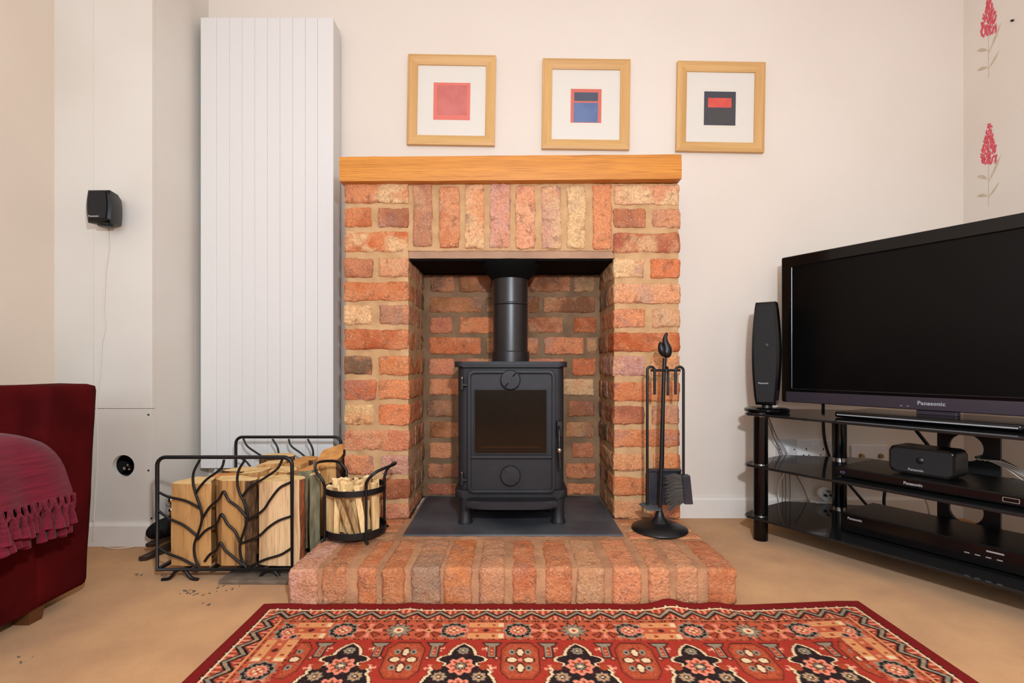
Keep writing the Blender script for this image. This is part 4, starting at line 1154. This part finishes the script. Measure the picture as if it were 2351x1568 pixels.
for k in range(NT):
    for layer in (0, 1):
        u = (k + .5 * layer + .25) / NT * NY
        i = min(NY - 1, int(u)); p = hem[i].lerp(hem[i + 1], u - i)
        p = p + Vector((.002 + .006 * (1 - layer), 0, 0))
        dz = .024 + .024 * layer
        kn = p + Vector((rnd.uniform(.0, .006), rnd.uniform(-.003, .003), -dz))
        t = None
        for s in (-1, 1):
            t = tube([p + Vector((0, s * .0095, .004)), p.lerp(kn, .5) + Vector((.002, s * .0075, 0)), kn], [.0030, .0034, .0036], 6, bm=t)
        ln = rnd.uniform(.034, .044)
        sw = Vector((rnd.uniform(-.004, .006), rnd.uniform(-.006, .006), 0))
        tube([kn + Vector((0, 0, .004)), kn, kn + sw * .3 + Vector((0, 0, -.006)), kn + sw * .6 + Vector((0, 0, -ln * .5)), kn + sw + Vector((0, 0, -ln))], [.0028, .0050, .0038, .0072, .0098], 8, bm=t)
        th.part('tassel', t, M['throw'], parent=cl)

# ------------------------------------------------------------------ rug with a woven pattern (one colour per knot)
def rug():
    RX0, RX1, RY1 = -.648, .912, 1.297
    W = RX1 - RX0; Lr = 2.3
    nx = 640
    rows = list(np.linspace(0, .44, 190)) + list(np.linspace(.448, Lr, 240))
    u = np.linspace(0, W, nx); v = np.array(rows)
    U, V = np.meshgrid(u, v)
    C = np.zeros(U.shape + (3,))
    pal = {k: np.array(lin(c)) for k, c in dict(edge=(118, 28, 26), red=(160, 52, 38), ora=(182, 86, 58), rust=(158, 66, 40), blk=(38, 30, 30), cream=(222, 188, 146), grey=(140, 124, 102), pink=(216, 130, 104), dark=(84, 38, 30), tan=(206, 140, 90)).items()}
    rng = np.random.default_rng(5)
    def put(mask, k): C[mask] = pal[k]
    dW = np.minimum(U, W - U); dV = np.minimum(V, Lr - V)
    e = np.minimum(dW, dV)                                # distance to the nearest rug edge
    horiz = dV <= dW                                      # which border run we are in
    s = np.where(horiz, U - W / 2, V)                     # run along the border
    put(e >= 0, 'edge')
    saw = lambda x, p: np.abs(((x / p) % 1) - .5) * 2
    # guard stripe of dark hooks and a cream cord
    put((e > .029) & (e < .034) & (saw(s, .028) > .45), 'blk')
    put((e > .030) & (e < .033) & (saw(s, .028) > .85), 'cream')
    put((e > .034) & (e < .0385), 'cream')
    # zigzag band
    zb = (e >= .0385) & (e < .082)
    put(zb, 'rust')
    zz = .0385 + .008 + .026 * saw(s, .057)
    dz = e - zz
    tri = np.abs(dz)
    put(zb & (dz < 0) & (saw(s, .0145) > .55) & (dz < -.012), 'pink')
    put(zb & (dz > .016) & (saw(s + .004, .012) > .5), 'pink')
    put(zb & (dz > .022) & (saw(s, .019) > .6), 'dark')
    put(zb & (tri < .0115), 'blk')
    put(zb & (np.abs(dz + .001) < .0048), 'grey')
    put(zb & (np.abs(dz + .001) < .0028) & (saw(s, .057) > .06), 'tan')
    put(zb & (np.abs(dz + .001) < .0022), 'grey')
    put((e >= .082) & (e < .0855), 'tan')
    put((e >= .0855) & (e < .0875), 'dark')
    # rosette border
    mb_ = (e >= .0875) & (e < .176)
    put(mb_, 'ora')
    nz = rng.random(U.shape)
    ee = e - .131
    P = .408
    def centred(off):
        return ((s - off + P / 2) % P) - P / 2
    base0 = (-.138) - (RX0 + W / 2)                         # first ring rosette
    def rosette_ring(x):
        r = np.hypot(x, ee); a = np.arctan2(ee, x)
        put(mb_ & (r < .034 + .003 * np.cos(8 * a)), 'grey'); put(mb_ & (r < .029 + .002 * np.cos(10 * a)), 'blk')
        put(mb_ & (r < .0235) & (np.cos(14 * a) > -.3), 'grey')
        put(mb_ & (r < .019), 'pink'); put(mb_ & (r < .014), 'ora'); put(mb_ & (r < .011) & (np.abs(np.cos(2 * a)) > .6), 'cream'); put(mb_ & (r < .004), 'rust')
    def cross_fl(x):
        r = np.hypot(x, ee); a = np.arctan2(ee, x)
        put(mb_ & (r < .036) & (r > .012) & (np.abs(np.sin(2 * a)) > .80), 'dark')
        put(mb_ & (r < .034) & (r > .016) & (np.abs(np.sin(2 * a)) > .93), 'rust')
        put(mb_ & (r < .030) & (np.abs(np.cos(2 * a)) > .90), 'pink'); put(mb_ & (r < .009), 'tan'); put(mb_ & (r < .0035), 'dark')
    def spiky(x):
        r = np.hypot(x, ee); a = np.arctan2(ee, x)
        put(mb_ & (r < .030 + .008 * np.cos(10 * a)), 'dark'); put(mb_ & (r < .024 + .006 * np.cos(10 * a)), 'grey'); put(mb_ & (r < .012), 'cream'); put(mb_ & (r < .005), 'red')
    def bars(x):
        for sg in (-1, 1):
            b = (np.abs(x) < .042) & (np.abs(ee - sg * .024) < .0115)
            put(mb_ & b, 'tan'); put(mb_ & (np.abs(np.abs(x) - .018) < .004) & (np.abs(ee - sg * .024) < .004), 'rust')
            put(mb_ & (np.abs(x - .034) < .006) & (np.abs(ee - sg * .024) < .009), 'cream')
        put(mb_ & (np.hypot(x, ee) < .007), 'dark'); put(mb_ & (np.hypot(np.abs(x) - .050, ee) < .010), 'pink'); put(mb_ & (np.hypot(np.abs(x) - .050, ee) < .004), 'red')
    # scattered little motifs first
    sx = centred(base0)
    cell = ((sx / .0257) % 1 - .5) * .0257
    put(mb_ & (np.abs(np.abs(ee) - .0395) < .0036) & (np.abs(cell) < .008) & (saw(s, .0065) > .35), 'dark')
    put(mb_ & (np.hypot(((sx / .0515) % 1 - .5) * .0515, np.abs(ee) - .024) < .0062), 'pink')
    put(mb_ & (np.hypot(((sx / .0515 + .5) % 1 - .5) * .0515, ee) < .0055), 'tan')
    for f, fn in ((0, rosette_ring), (.184, bars), (.368, rosette_ring), (.516, cross_fl), (.684, spiky), (.858, cross_fl)):
        fn(centred(base0 + f * P))
    put((e >= .172) & (e < .176), 'red')
    # field
    fld = e >= .176
    put(fld, 'red')
    X = U + RX0; Y = V - .176                             # place in the field, from its far edge
    PF = .2465
    def cx(off): return ((X - off + PF / 2) % PF) - PF / 2
    ym = Y % .290
    # small pink blossoms
    for ox, oy in ((.052, .03), (-.052, .03), (.062, .10), (-.062, .10), (.06, .17), (-.06, .17), (.05, .24), (-.05, .24)):
        x = cx(-.108 + ox); y = ym - oy; r = np.hypot(x, y); a = np.arctan2(y, x)
        put(fld & (r < .0125) & (np.cos(4 * a + .6) > -.15), 'pink'); put(fld & (r < .004), 'cream')
    for ox, oy in ((.073, .065), (-.073, .065), (.04, .14), (-.04, .14)):
        x = cx(-.108 + ox); y = ym - oy
        put(fld & (np.abs(x) + np.abs(y) < .009), 'dark'); put(fld & (np.abs(x) + np.abs(y) < .0045), 'pink')
    # T-shaped posts
    for ox in (-.062, .062):
        x = np.abs(cx(-.108 + ox)); y = ym - .004
        T = (y > 0) & (y < .062) & ((x < .011 - .05 * np.clip(y - .05, 0, 1)) | ((y < .020) & (x < .025 - .55 * y)))
        T2 = (y > .004) & (y < .056) & ((x < .0075) | ((y < .015) & (x < .020 - .55 * y)))
        put(fld & T, 'dark'); put(fld & T2, 'grey'); put(fld & (y > .020) & (y < .052) & (x < .0042), 'rust'); put(fld & (y > .024) & (y < .05) & (x < .002) & (saw(y, .011) > .5), 'pink')
    # octagon with a four-petal flower
    x = np.abs(cx(.015)); y = ym - .071; ay = np.abs(y)
    oc = np.maximum(np.maximum(x / .041, ay / .066), (x + ay * .62) / .066)
    put(fld & (oc < 1.0), 'dark'); put(fld & (oc < .955), 'rust'); put(fld & (oc < .86) & (nz < .5), 'ora'); put(fld & (oc < .5) & (nz < .5), 'rust')
    for px_, py_, a_, b_ in ((.018, 0, .0115, .0095), (0, .027, .0075, .015)):
        q_ = np.hypot((x - px_) / a_, (ay - py_) / b_)
        put(fld & (q_ < 1.25), 'dark'); put(fld & (q_ < .85), 'cream')
    q_ = np.hypot((x - .0175) / .007, (ay - .028) / .010)
    put(fld & (q_ < 1), 'grey'); put(fld & (q_ < .4), 'blk')
    put(fld & (np.hypot(x, y) < .005), 'pink')
    # lobed black medallion
    x = np.abs(cx(-.108)); yy = ym - .008
    half = np.interp(yy, [0, .004, .010, .022, .034, .046, .052, .060, .068, .074, .082, .094, .104, .112, .122, .140, .150, .165, .176, .188, .200, .212, .222, .236, .252, .262, .270],
                         [0, .004, .012, .022, .027, .029, .045, .052, .050, .034, .034, .056, .064, .060, .068, .074, .074, .068, .058, .064, .056, .034, .048, .046, .026, .012, 0])
    half = np.where((yy < 0) | (yy > .27), -1, half)
    put(fld & (x < half + .004), 'dark'); put(fld & (x < half + .002), 'cream'); put(fld & (x < half - .0042), 'blk')
    ins = fld & (x < half - .006)
    put(ins & (rng.random(U.shape) < .10), 'dark')
    def rose(ox, oy, r0, k1='pink', k2='rust', n=8):
        r = np.hypot(x - ox, yy - oy); a = np.arctan2(yy - oy, x - ox)
        put(fld & (r < r0 + r0 * .12 * np.cos(n * a)), k1); put(fld & (r < r0 * .80) & (np.cos(n * a) > .1), k2)
        put(fld & (r < r0 * .48), 'blk'); put(fld & (r < r0 * .40) & (np.cos(n * a) > -.5), 'grey'); put(fld & (r < r0 * .2), 'cream')
    rose(0, .030, .012, 'grey', 'grey'); rose(0, .085, .027); rose(.040, .120, .014, 'grey', 'tan'); rose(0, .150, .024); rose(.030, .185, .013, 'grey', 'tan'); rose(0, .215, .018)
    put(fld & (np.hypot(x - .048, yy - .088) < .010), 'rust')
    # yarn variation
    C *= (0.86 + 0.28 * rng.random(U.shape))[..., None]
    # soft scale variation across the weave
    ang = math.radians(-.75)
    zz_ = np.full(U.shape, .007)
    rip = np.exp(-(V / .06) ** 2)
    zz_ += rip * (.004 * np.sin(U * 7.0 + 1) + .013 * np.exp(-((U - .384) / .032) ** 2) + .016 * np.exp(-((U - 1.045) / .045) ** 2) + .015 * np.exp(-((U - 1.165) / .035) ** 2) - .002 + .0025 * np.sin(U * 31)).clip(0, 1)
    zz_ += .0012 * np.sin(U * 3 + V * 4)
    brd = (U < 1e-6) | (U > W - 1e-6) | (V < 1e-6) | (V > Lr - 1e-6)
    zz_ = np.where(brd, np.where(V < 1e-6, zz_ - .004, .001), zz_)
    yshift = -.010 * rip * np.clip((zz_ - .008) / .01, 0, 1)
    xw = RX0 + U * math.cos(ang) - V * math.sin(ang) * 0.0 
    Xw = RX0 + U
    Yw = RY1 - V + yshift + .022 * np.clip((U + RX0 - .60) / .25, 0, 1) * np.exp(-V / .5)
    nv_, nu_ = U.shape
    co = np.stack([Xw, Yw, zz_], -1).reshape(-1, 3)
    idx = np.arange(nv_ * nu_).reshape(nv_, nu_)
    q = np.stack([idx[:-1, :-1], idx[1:, :-1], idx[1:, 1:], idx[:-1, 1:]], -1).reshape(-1, 4)
    me = bpy.data.meshes.new('rug')
    me.vertices.add(len(co)); me.vertices.foreach_set('co', co.ravel())
    me.loops.add(q.size); me.loops.foreach_set('vertex_index', q.ravel())
    me.polygons.add(len(q)); me.polygons.foreach_set('loop_start', np.arange(0, q.size, 4)); me.polygons.foreach_set('loop_total', np.full(len(q), 4))
    me.update(calc_edges=True)
    at_ = me.attributes.new('yarn', 'FLOAT_COLOR', 'POINT')
    at_.data.foreach_set('color', np.concatenate([C.reshape(-1, 3), np.ones((len(co), 1))], 1).astype(np.float32).ravel())
    m = bpy.data.materials.new('woven_rug'); m.use_nodes = True
    N = m.node_tree.nodes; L = m.node_tree.links; b = N['Principled BSDF']
    b.inputs['Roughness'].default_value = .95; b.inputs['Specular IOR Level'].default_value = .08
    an = N.new('ShaderNodeAttribute'); an.attribute_name = 'yarn'
    L.new(an.outputs['Color'], b.inputs['Base Color'])
    tcn = N.new('ShaderNodeTexCoord'); n2 = N.new('ShaderNodeTexNoise'); n2.inputs['Scale'].default_value = 480; L.new(tcn.outputs['Object'], n2.inputs['Vector'])
    bp = N.new('ShaderNodeBump'); bp.inputs['Strength'].default_value = .5; bp.inputs['Distance'].default_value = .002
    L.new(n2.outputs['Fac'], bp.inputs['Height']); L.new(bp.outputs[0], b.inputs['Normal'])
    me.materials.append(m)
    o = bpy.data.objects.new('rug', me); COL.objects.link(o)
    tag(o, 'red patterned oriental rug with zigzag border in front of the hearth', 'rug')
rug()

# ------------------------------------------------------------------ television corner: everything here is squared to the stand
RZ = math.atan2(-.854, .52)
SO = Vector((.883, 1.723, 0))
TX, TY = Vector((math.cos(RZ), math.sin(RZ), 0)), Vector((-math.sin(RZ), math.cos(RZ), 0))
def loc_of(p):
    """world point -> the stand's own frame (x along its front, y towards the corner)"""
    d = Vector(p) - SO; return Vector((d.dot(TX), d.dot(TY), d.z))
def tvthing(name, label, cat, t, y, z, group=None):
    th_ = Thing(name, label, cat, SO + TX * t + TY * y + Vector((0, 0, z)), RZ, group, local=True)
    th_.off = Vector((-t, -y, -z))
    base = th_.part
    def part(nm, bm, m, **k):
        bmesh.ops.translate(bm, verts=bm.verts, vec=th_.off); return base(nm, bm, m, **k)
    th_.part = part
    return th_
# stand
sd = tvthing('tv_stand', 'black glass corner television stand with three shelves and round legs', 'tv stand', .38, .2, 0)
half_poly = [(-.085, .002), (-.100, .012), (-.106, .030), (-.112, .06), (-.121, .10), (-.121, .3045), (.08, .508)]
poly = half_poly + [(.76 - x, y) for x, y in half_poly[::-1]]
for zt_, nm in ((.455, 'top_shelf'), (.272, 'middle_shelf'), (.088, 'bottom_shelf')):
    sd.part(nm, prism(poly, 'xy', zt_ - .008, zt_, .0015), M['tinted_glass'], label='smoked black glass shelf')
for t_ in (-.061, .821):
    for za, zb in ((0, .080), (.090, .264), (.274, .447)):
        sd.part('leg', lathe([(0, za), (.024, za), (.0245, za + .002), (.0245, zb - .002), (.024, zb), (0, zb)], (t_, .047, 0), 28), M['gloss_black'])
    for z_ in (.0842, .2682, .4492):
        sd.part('collar', lathe([(.020, z_ - .006), (.0255, z_ - .006), (.0255, z_ + .006), (.020, z_ + .006)], (t_, .047, 0), 28), M['chrome'], label='chrome collar')
for t_ in (.04, .72):
    for za, zb in ((0, .080), (.090, .264), (.274, .447)):
        sd.part('leg', lathe([(0, za), (.024, za), (.0245, za + .002), (.0245, zb - .002), (.024, zb), (0, zb)], (t_, .387, 0), 28), M['gloss_black'])
    for z_ in (.092, .276):
        sd.part('collar', lathe([(.020, z_ - .004), (.0255, z_ - .004), (.0255, z_ + .003), (.020, z_ + .003)], (t_, .387, 0), 28), M['chrome'], label='chrome collar')
for za, zb, hz in ((.274, .447, .372), (.090, .264, .178)):
    tC = .425; n = 24
    inner = circ(tC - .004, hz, .042, n)
    x0, x1 = tC - .075, tC + .075
    outer = []
    for k in range(n):
        a = 2 * PI * k / n; c, s_ = math.cos(a), math.sin(a); hx = tC - .004
        tt = min(((x1 - hx) / c if c > 1e-6 else (x0 - hx) / c if c < -1e-6 else 9), ((zb - hz) / s_ if s_ > 1e-6 else (za - hz) / s_ if s_ < -1e-6 else 9))
        outer.append((hx + c * tt, hz + s_ * tt))
    for cx_, cz_ in ((x0, za), (x1, za), (x0, zb), (x1, zb)):
        k = min(range(n), key=lambda i: (outer[i][0] - cx_) ** 2 + (outer[i][1] - cz_) ** 2); outer[k] = (cx_, cz_)
    sd.part('spine_panel', ring(outer, inner, 'xz', .348, .362), M['black_plastic'], label='black back panel with a round cable hole')
# television
tv = tvthing('television', 'black flat television angled across the right corner on the stand', 'television', .38, .23, .457)
z0_, z1_ = .488, 1.040
tv.part('case', prism(rrect(-.09, .85, z0_, z1_, .006, 3), 'xz', .231, .275, .004), M['gloss_black'])
tv.part('rear_housing', prism(rrect(.05, .71, .55, .96, .02, 3), 'xz', .274, .315, .01), M['black_plastic'])
tv.part('bezel', ring(rrect(-.089, .849, z0_ + .001, z1_ - .001, .006, 3), rrect(-.047, .807, .541, .997, .003, 3), 'xz', .2245, .232, .0035), M['gloss_black'], label='glossy black bezel')
tv.part('screen', box(-.048, .808, .2295, .232, .540, .998), M['screen'], label='dark switched-off screen')
tv.part('lower_bezel', prism(rrect(-.070, .846, z0_ + .002, .528, .004, 2), 'xz', .2225, .2262, .001), M['bezel'], label='dusky violet lower bezel strip')
lt = loc_of(at(2143, 925, 1.52))
tv.part('lettering', moved(text_bm('Panasonic', .0165, .0005, 1.06, .0005), (.377, .2222, .510)), M['silver'])
for t_ in (.300, .318):
    tv.part('indicator', box(t_ - .003, t_ + .003, .2220, .2228, .498, .500), M['silver'])
tv.part('neck', box(.335, .435, .235, .262, .475, .492, .002), M['bezel'])
tv.part('stand_plate', prism(rrect(.155, .605, .110, .340, .010, 4), 'xy', .4565, .4755, .006), M['gloss_black'], label='glossy black foot plate')
tv.part('plate_edge', box(.165, .595, .1080, .1105, .4640, .4675), M['silver'], label='bright front edge of the foot')
# tower speaker on the top shelf's left corner
ps = loc_of((.934, 1.84, .455))
tw = tvthing('tower_speaker', 'slim black tower speaker on the left end of the tv stand', 'speaker', ps.x, ps.y, .4562)
RS = Matrix.Rotation(math.radians(22), 3, 'Z')           # turned to face the room
def tw_turn(bm):
    bmesh.ops.rotate(bm, verts=bm.verts, cent=(ps.x, ps.y, 0), matrix=RS); return bm
tw.part('foot_disc', lathe([(0, .4562), (.073, .4562), (.076, .460), (.076, .467), (.070, .471), (0, .472)], (ps.x, ps.y, 0), 40), M['gloss_black'])
tw.part('neck', lathe([(0, .470), (.019, .470), (.017, .486), (0, .486)], (ps.x, ps.y, 0), 20), M['black_plastic'])
zb, zt_ = .482, .858
def wid(f): return .033 + .012 * math.sin(PI * min(1, f * 1.0)) ** .9
pts = []
nn = 16
for k in range(nn + 1):
    f = k / nn; pts.append((ps.x + wid(f), zb + (zt_ - zb) * f))
for k in range(nn + 1):
    f = 1 - k / nn; pts.append((ps.x - wid(f), zb + (zt_ - zb) * f))
tw.part('cabinet', tw_turn(prism(pts, 'xz', ps.y - .028, ps.y + .030, .006)), M['gloss_black'])
pts2 = [(ps.x + (x - ps.x) * .82, zb + .012 + (z - zb) * .938) for x, z in pts]
tw.part('grille', tw_turn(prism(pts2, 'xz', ps.y - .0305, ps.y - .027)), M['grille'])
tw.part('tweeter', tw_turn(lathe([(0, 0), (.008, 0), (.007, .002), (0, .003)], (ps.x + .004, ps.y - .0305, .700), 14, 'y')), M['black_plastic'])
tw.part('lettering', tw_turn(moved(text_bm('Panasonic', .0085, .0004, 1.0, .0002), (ps.x - .006, ps.y - .0308, .562))), M['silver'])
# players
def player(label, t0, t1, y0, y1, z0, z1, cat='disc player'):
    p = tvthing('media_player', label, cat, (t0 + t1) / 2, (y0 + y1) / 2, z0)
    p.part('case', box(t0, t1, y0 + .004, y1, z0 + .004, z1, .002), M['device_black'])
    p.part('front_panel', box(t0, t1, y0, y0 + .005, z0 + .005, z1 - .002, .0015), M['gloss_black'])
    for t_ in (t0 + .05, t1 - .05):
        for y_ in (y0 + .04, y1 - .04):
            p.part('foot', lathe([(0, z0), (.012, z0), (.012, z0 + .005), (0, z0 + .005)], (t_, y_, 0), 14), M['black_plastic'])
    return p
zm = .2722
p1 = player('black disc player on the middle shelf of the tv stand', .185, .635, .055, .300, zm, zm + .032)
p1.part('lettering', moved(text_bm('Panasonic', .0115, .0004, 1.0, .0003), (.392, .0546, zm + .017)), M['silver'])
M['blue_ink'] = material('blue_logo_ink', (80, 90, 140), 0.4)
p1.part('disc_logo', moved(turned(ring(circ(0, 0, .007, 20, .004), circ(0, 0, .005, 20, .0024), 'xz', 0, .0006), 0, 'Y'), (.208, .0544, zm + .018)), M['blue_ink'], label='pale blue disc emblem')
p1.part('logo_frame', moved(ring(rrect(-.016, .016, -.006, .006, .002, 3), rrect(-.0145, .0145, -.0046, .0046, .0015, 3), 'xz', 0, .0006), (.595, .0544, zm + .018)), M['grey_cable'])
zb_ = .0882
p2 = player('black receiver box on the bottom shelf of the tv stand', .180, .615, .105, .320, zb_, zb_ + .062, 'receiver')
p2.part('lettering', moved(text_bm('Panasonic', .0105, .0004, 1.0, .0003), (.220, .1046, zb_ + .048)), M['silver'])
p2.part('badge', box(.535, .570, .1042, .1052, zb_ + .046, zb_ + .050), M['silver'])
for k in range(4):
    p2.part('indicator', box(.49 + k * .022, .501 + k * .022, .1042, .1052, zb_ + .030, zb_ + .0325), M['silver'])
# centre speaker on the player
cz = zm + .0325
ct = tvthing('centre_speaker', 'black rounded centre speaker lying on the disc player', 'speaker', .392, .15, cz)
ct.part('cabinet', prism(rrect(.312, .470, cz + .004, cz + .082, .014, 5), 'xz', .110, .200, .006), M['device_black'])
ct.part('grille', prism(rrect(.318, .464, cz + .010, cz + .076, .012, 5), 'xz', .1065, .1105, .0015), M['grille'])
ct.part('foot', box(.335, .447, .12, .19, cz, cz + .006, .001), M['black_plastic'])
ct.part('tweeter', lathe([(0, 0), (.010, 0), (.008, .0022), (0, .003)], (.390, .1065, cz + .046), 16, 'y'), M['black_plastic'])
ct.part('lettering', moved(text_bm('Panasonic', .0095, .0004, 1.0, .0002), (.380, .1062, cz + .017)), M['silver'])

# wall plates behind the stand
YP = YB - .001
def plate(name, label, x0, x1, z0, z1, m):
    th_ = Thing(name, label, 'socket', ((x0 + x1) / 2, YB, (z0 + z1) / 2))
    th_.part('plate', prism(rrect(x0, x1, z0, z1, .005, 3), 'xz', YB - .009, YB - .0005, .002), m)
    return th_
A = at(1783, 1008, 2.057); x0, z1 = A.x, A.z
s1 = plate('switched_outlet', 'pale grey fused wall outlet left of the double socket, behind the tv stand', x0, x0 + .086, z1 - .086, z1, M['grey_plastic'])
s1.part('rocker', box(x0 + .034, x0 + .052, YB - .0125, YB - .008, z1 - .055, z1 - .030, .001), M['white_plastic'])
for dx in (.013, .073):
    s1.part('screw', lathe([(0, 0), (.003, 0), (.003, .001), (0, .0012)], (x0 + dx, YB - .009, z1 - .043), 10, 'y'), M['dark_void'])
A = at(1830, 1010, 2.057); x0, z1 = A.x, A.z
s2 = plate('double_socket', 'white double power socket on the wall behind the tv stand', x0, x0 + .146, z1 - .086, z1, M['white_plastic'])
for cx_ in (.038, .108):
    for dx, dz, w_, h_ in ((0, -.038, .004, .009), (-.011, -.062, .0065, .004), (.011, -.062, .0065, .004)):
        s2.part('pin_slot', box(x0 + cx_ + dx - w_ / 2, x0 + cx_ + dx + w_ / 2, YB - .0096, YB - .0085, z1 + dz - h_ / 2, z1 + dz + h_ / 2), M['dark_void'], smooth=False)
for cx_ in (.062, .084):
    s2.part('rocker', box(x0 + cx_ - .007, x0 + cx_ + .007, YB - .0125, YB - .008, z1 - .036, z1 - .015, .001), M['white_plastic'])
A = at(1955, 1022, 2.057); x0, z1 = A.x, A.z
s3 = plate('aerial_outlet', 'white aerial plate with two round sockets behind the tv stand', x0, x0 + .15, z1 - .08, z1, M['white_plastic'])
for px in (1978, 2022):
    c = at(px, 1047, 2.055)
    s3.part('coax_socket', lathe([(.0045, 0), (.010, 0), (.008, .012), (.0045, .012)], (c.x, YB - .008, c.z), 16, 'y'), M['brass'])
    s3.part('socket_hole', lathe([(0, 0), (.0048, 0), (.0048, .010), (0, .0102)], (c.x, YB - .008, c.z), 12, 'y'), M['dark_void'])
# plug lying on its back
pc = Vector((1.232, 1.972, 0))
pg = Thing('mains_plug', 'white three-pin plug lying pins up behind the bottom shelf', 'plug', (pc.x, pc.y, .0))
pg.part('adaptor_block', box(pc.x - .045, pc.x + .07, pc.y - .018, pc.y + .03, .0005, .092, .004), M['white_plastic'])
pcap = prism(circ(pc.x, .121, .027, 20, .024), 'xz', pc.y - .014, pc.y + .014, .004)
for v in pcap.verts:
    if v.co.z < .100: v.co.z = .0925 + (v.co.z - .097) * .4
pg.part('plug_body', pcap, M['white_plastic'])
for dx, dz in ((-.012, .119), (.012, .119), (0, .134)):
    pg.part('pin', box(pc.x + dx - .0035, pc.x + dx + .0035, pc.y - .028, pc.y - .013, dz - .004, dz + .004, .0005), M['dark_void'] if dz < .13 else M['brass'])
# cables
def cable(name, label, pts, r, m):
    return single(name, tube(smooth_path(pts, 5), r, 7), m, label, 'cable', group='cables behind the tv stand')
cable('power_cable', 'thick black cable dropping from the tv past the double socket', [at(1890, 925, 1.97), at(1890, 960, 1.99), at(1892, 1000, 2.0), at(1898, 1030, 2.01), at(1908, 1060, 2.01), at(1915, 1100, 2.01), at(1920, 1155, 2.0), (1.27, 1.98, .004)], .006, M['black_cable'])
for k, (a, b) in enumerate((((1766, 962), (1808, 1046)), ((1766, 975), (1798, 1046)), ((1768, 968), (1791, 1042)))):
    lab = ('thin speaker cable, rightmost of three slanting down behind the left leg', 'thin speaker cable, middle of three slanting behind the left leg', 'thin speaker cable, leftmost of three slanting behind the left leg')[k]
    cable('speaker_cable', lab, [at(1755, 945, 1.93), at(*a, 1.96), at((a[0] + b[0]) / 2 - 3, (a[1] + b[1]) / 2, 2.0), at(*b, 2.03), at(b[0] + 6, 1120, 2.03), (at(b[0] + 4, 0, 2.03).x, 2.03, .004)], .0018, M['grey_cable'])
cable('white_lead', 'white lead looping down below the middle shelf near the left leg', [at(1802, 1084, 2.02), at(1792, 1105, 2.02), at(1787, 1130, 2.02), at(1789, 1150, 2.02), at(1792, 1175, 2.0)], .003, M['white_cable'])
cable('thin_cable_pair', 'thin dark cable slanting down to the white plug', [at(1826, 1088, 2.02), at(1842, 1115, 2.02), at(1853, 1142, 2.01), at(1858, 1160, 2.0)], .0022, M['grey_cable'])
cable('aerial_cable', 'black cable crossing below the middle shelf right of the rear leg', [at(1938, 1100, 1.98), at(1960, 1125, 1.96), at(1990, 1160, 1.94), at(2010, 1180, 1.93)], .0055, M['black_cable'])
cable('hanging_cable', 'black cable hanging straight below the middle shelf', [at(2033, 1118, 1.9), at(2030, 1140, 1.9), at(2030, 1158, 1.9), at(2036, 1180, 1.9)], .0055, M['black_cable'])
cable('tv_lead', 'black lead slanting from the tv to the centre speaker', [at(2085, 962, 1.75), at(2105, 990, 1.75), at(2135, 1028, 1.75), at(2150, 1050, 1.74)], .006, M['black_cable'])
cable('looped_cable', 'black cable arching right of the spine panel', [at(2240, 1050, 1.66), at(2262, 1046, 1.66), at(2290, 1052, 1.66), at(2330, 1072, 1.66), at(2351, 1090, 1.66), at(2380, 1130, 1.66)], .004, M['black_cable'])
cable('cream_cable', 'cream cable hanging below the middle shelf left of the spine panel', [at(2122, 1140, 1.9), at(2130, 1160, 1.9), at(2134, 1182, 1.9), at(2134, 1215, 1.9)], .0035, M['white_cable'])
for k in range(7):
    y_ = .335 - .004 * (k % 3)
    x_ = .50 + .006 * k
    P = [SO + TX * (x_ - .05) + TY * .31 + Vector((0, 0, .345 + .002 * (k % 2))), SO + TX * (x_ - .02) + TY * .315 + Vector((0, 0, .346)), SO + TX * (x_ + .02 + .004 * k) + TY * .318 + Vector((0, 0, .328 - .002 * k)), SO + TX * (x_ + .055 + .006 * k) + TY * .322 + Vector((0, 0, .300))]
    single('thin_lead', tube(smooth_path(P, 4), .0016, 6), M['grey_cable'] if k % 2 else M['white_cable'], 'thin pale speaker lead fanned out behind the centre speaker', 'cable', 'fanned speaker leads')
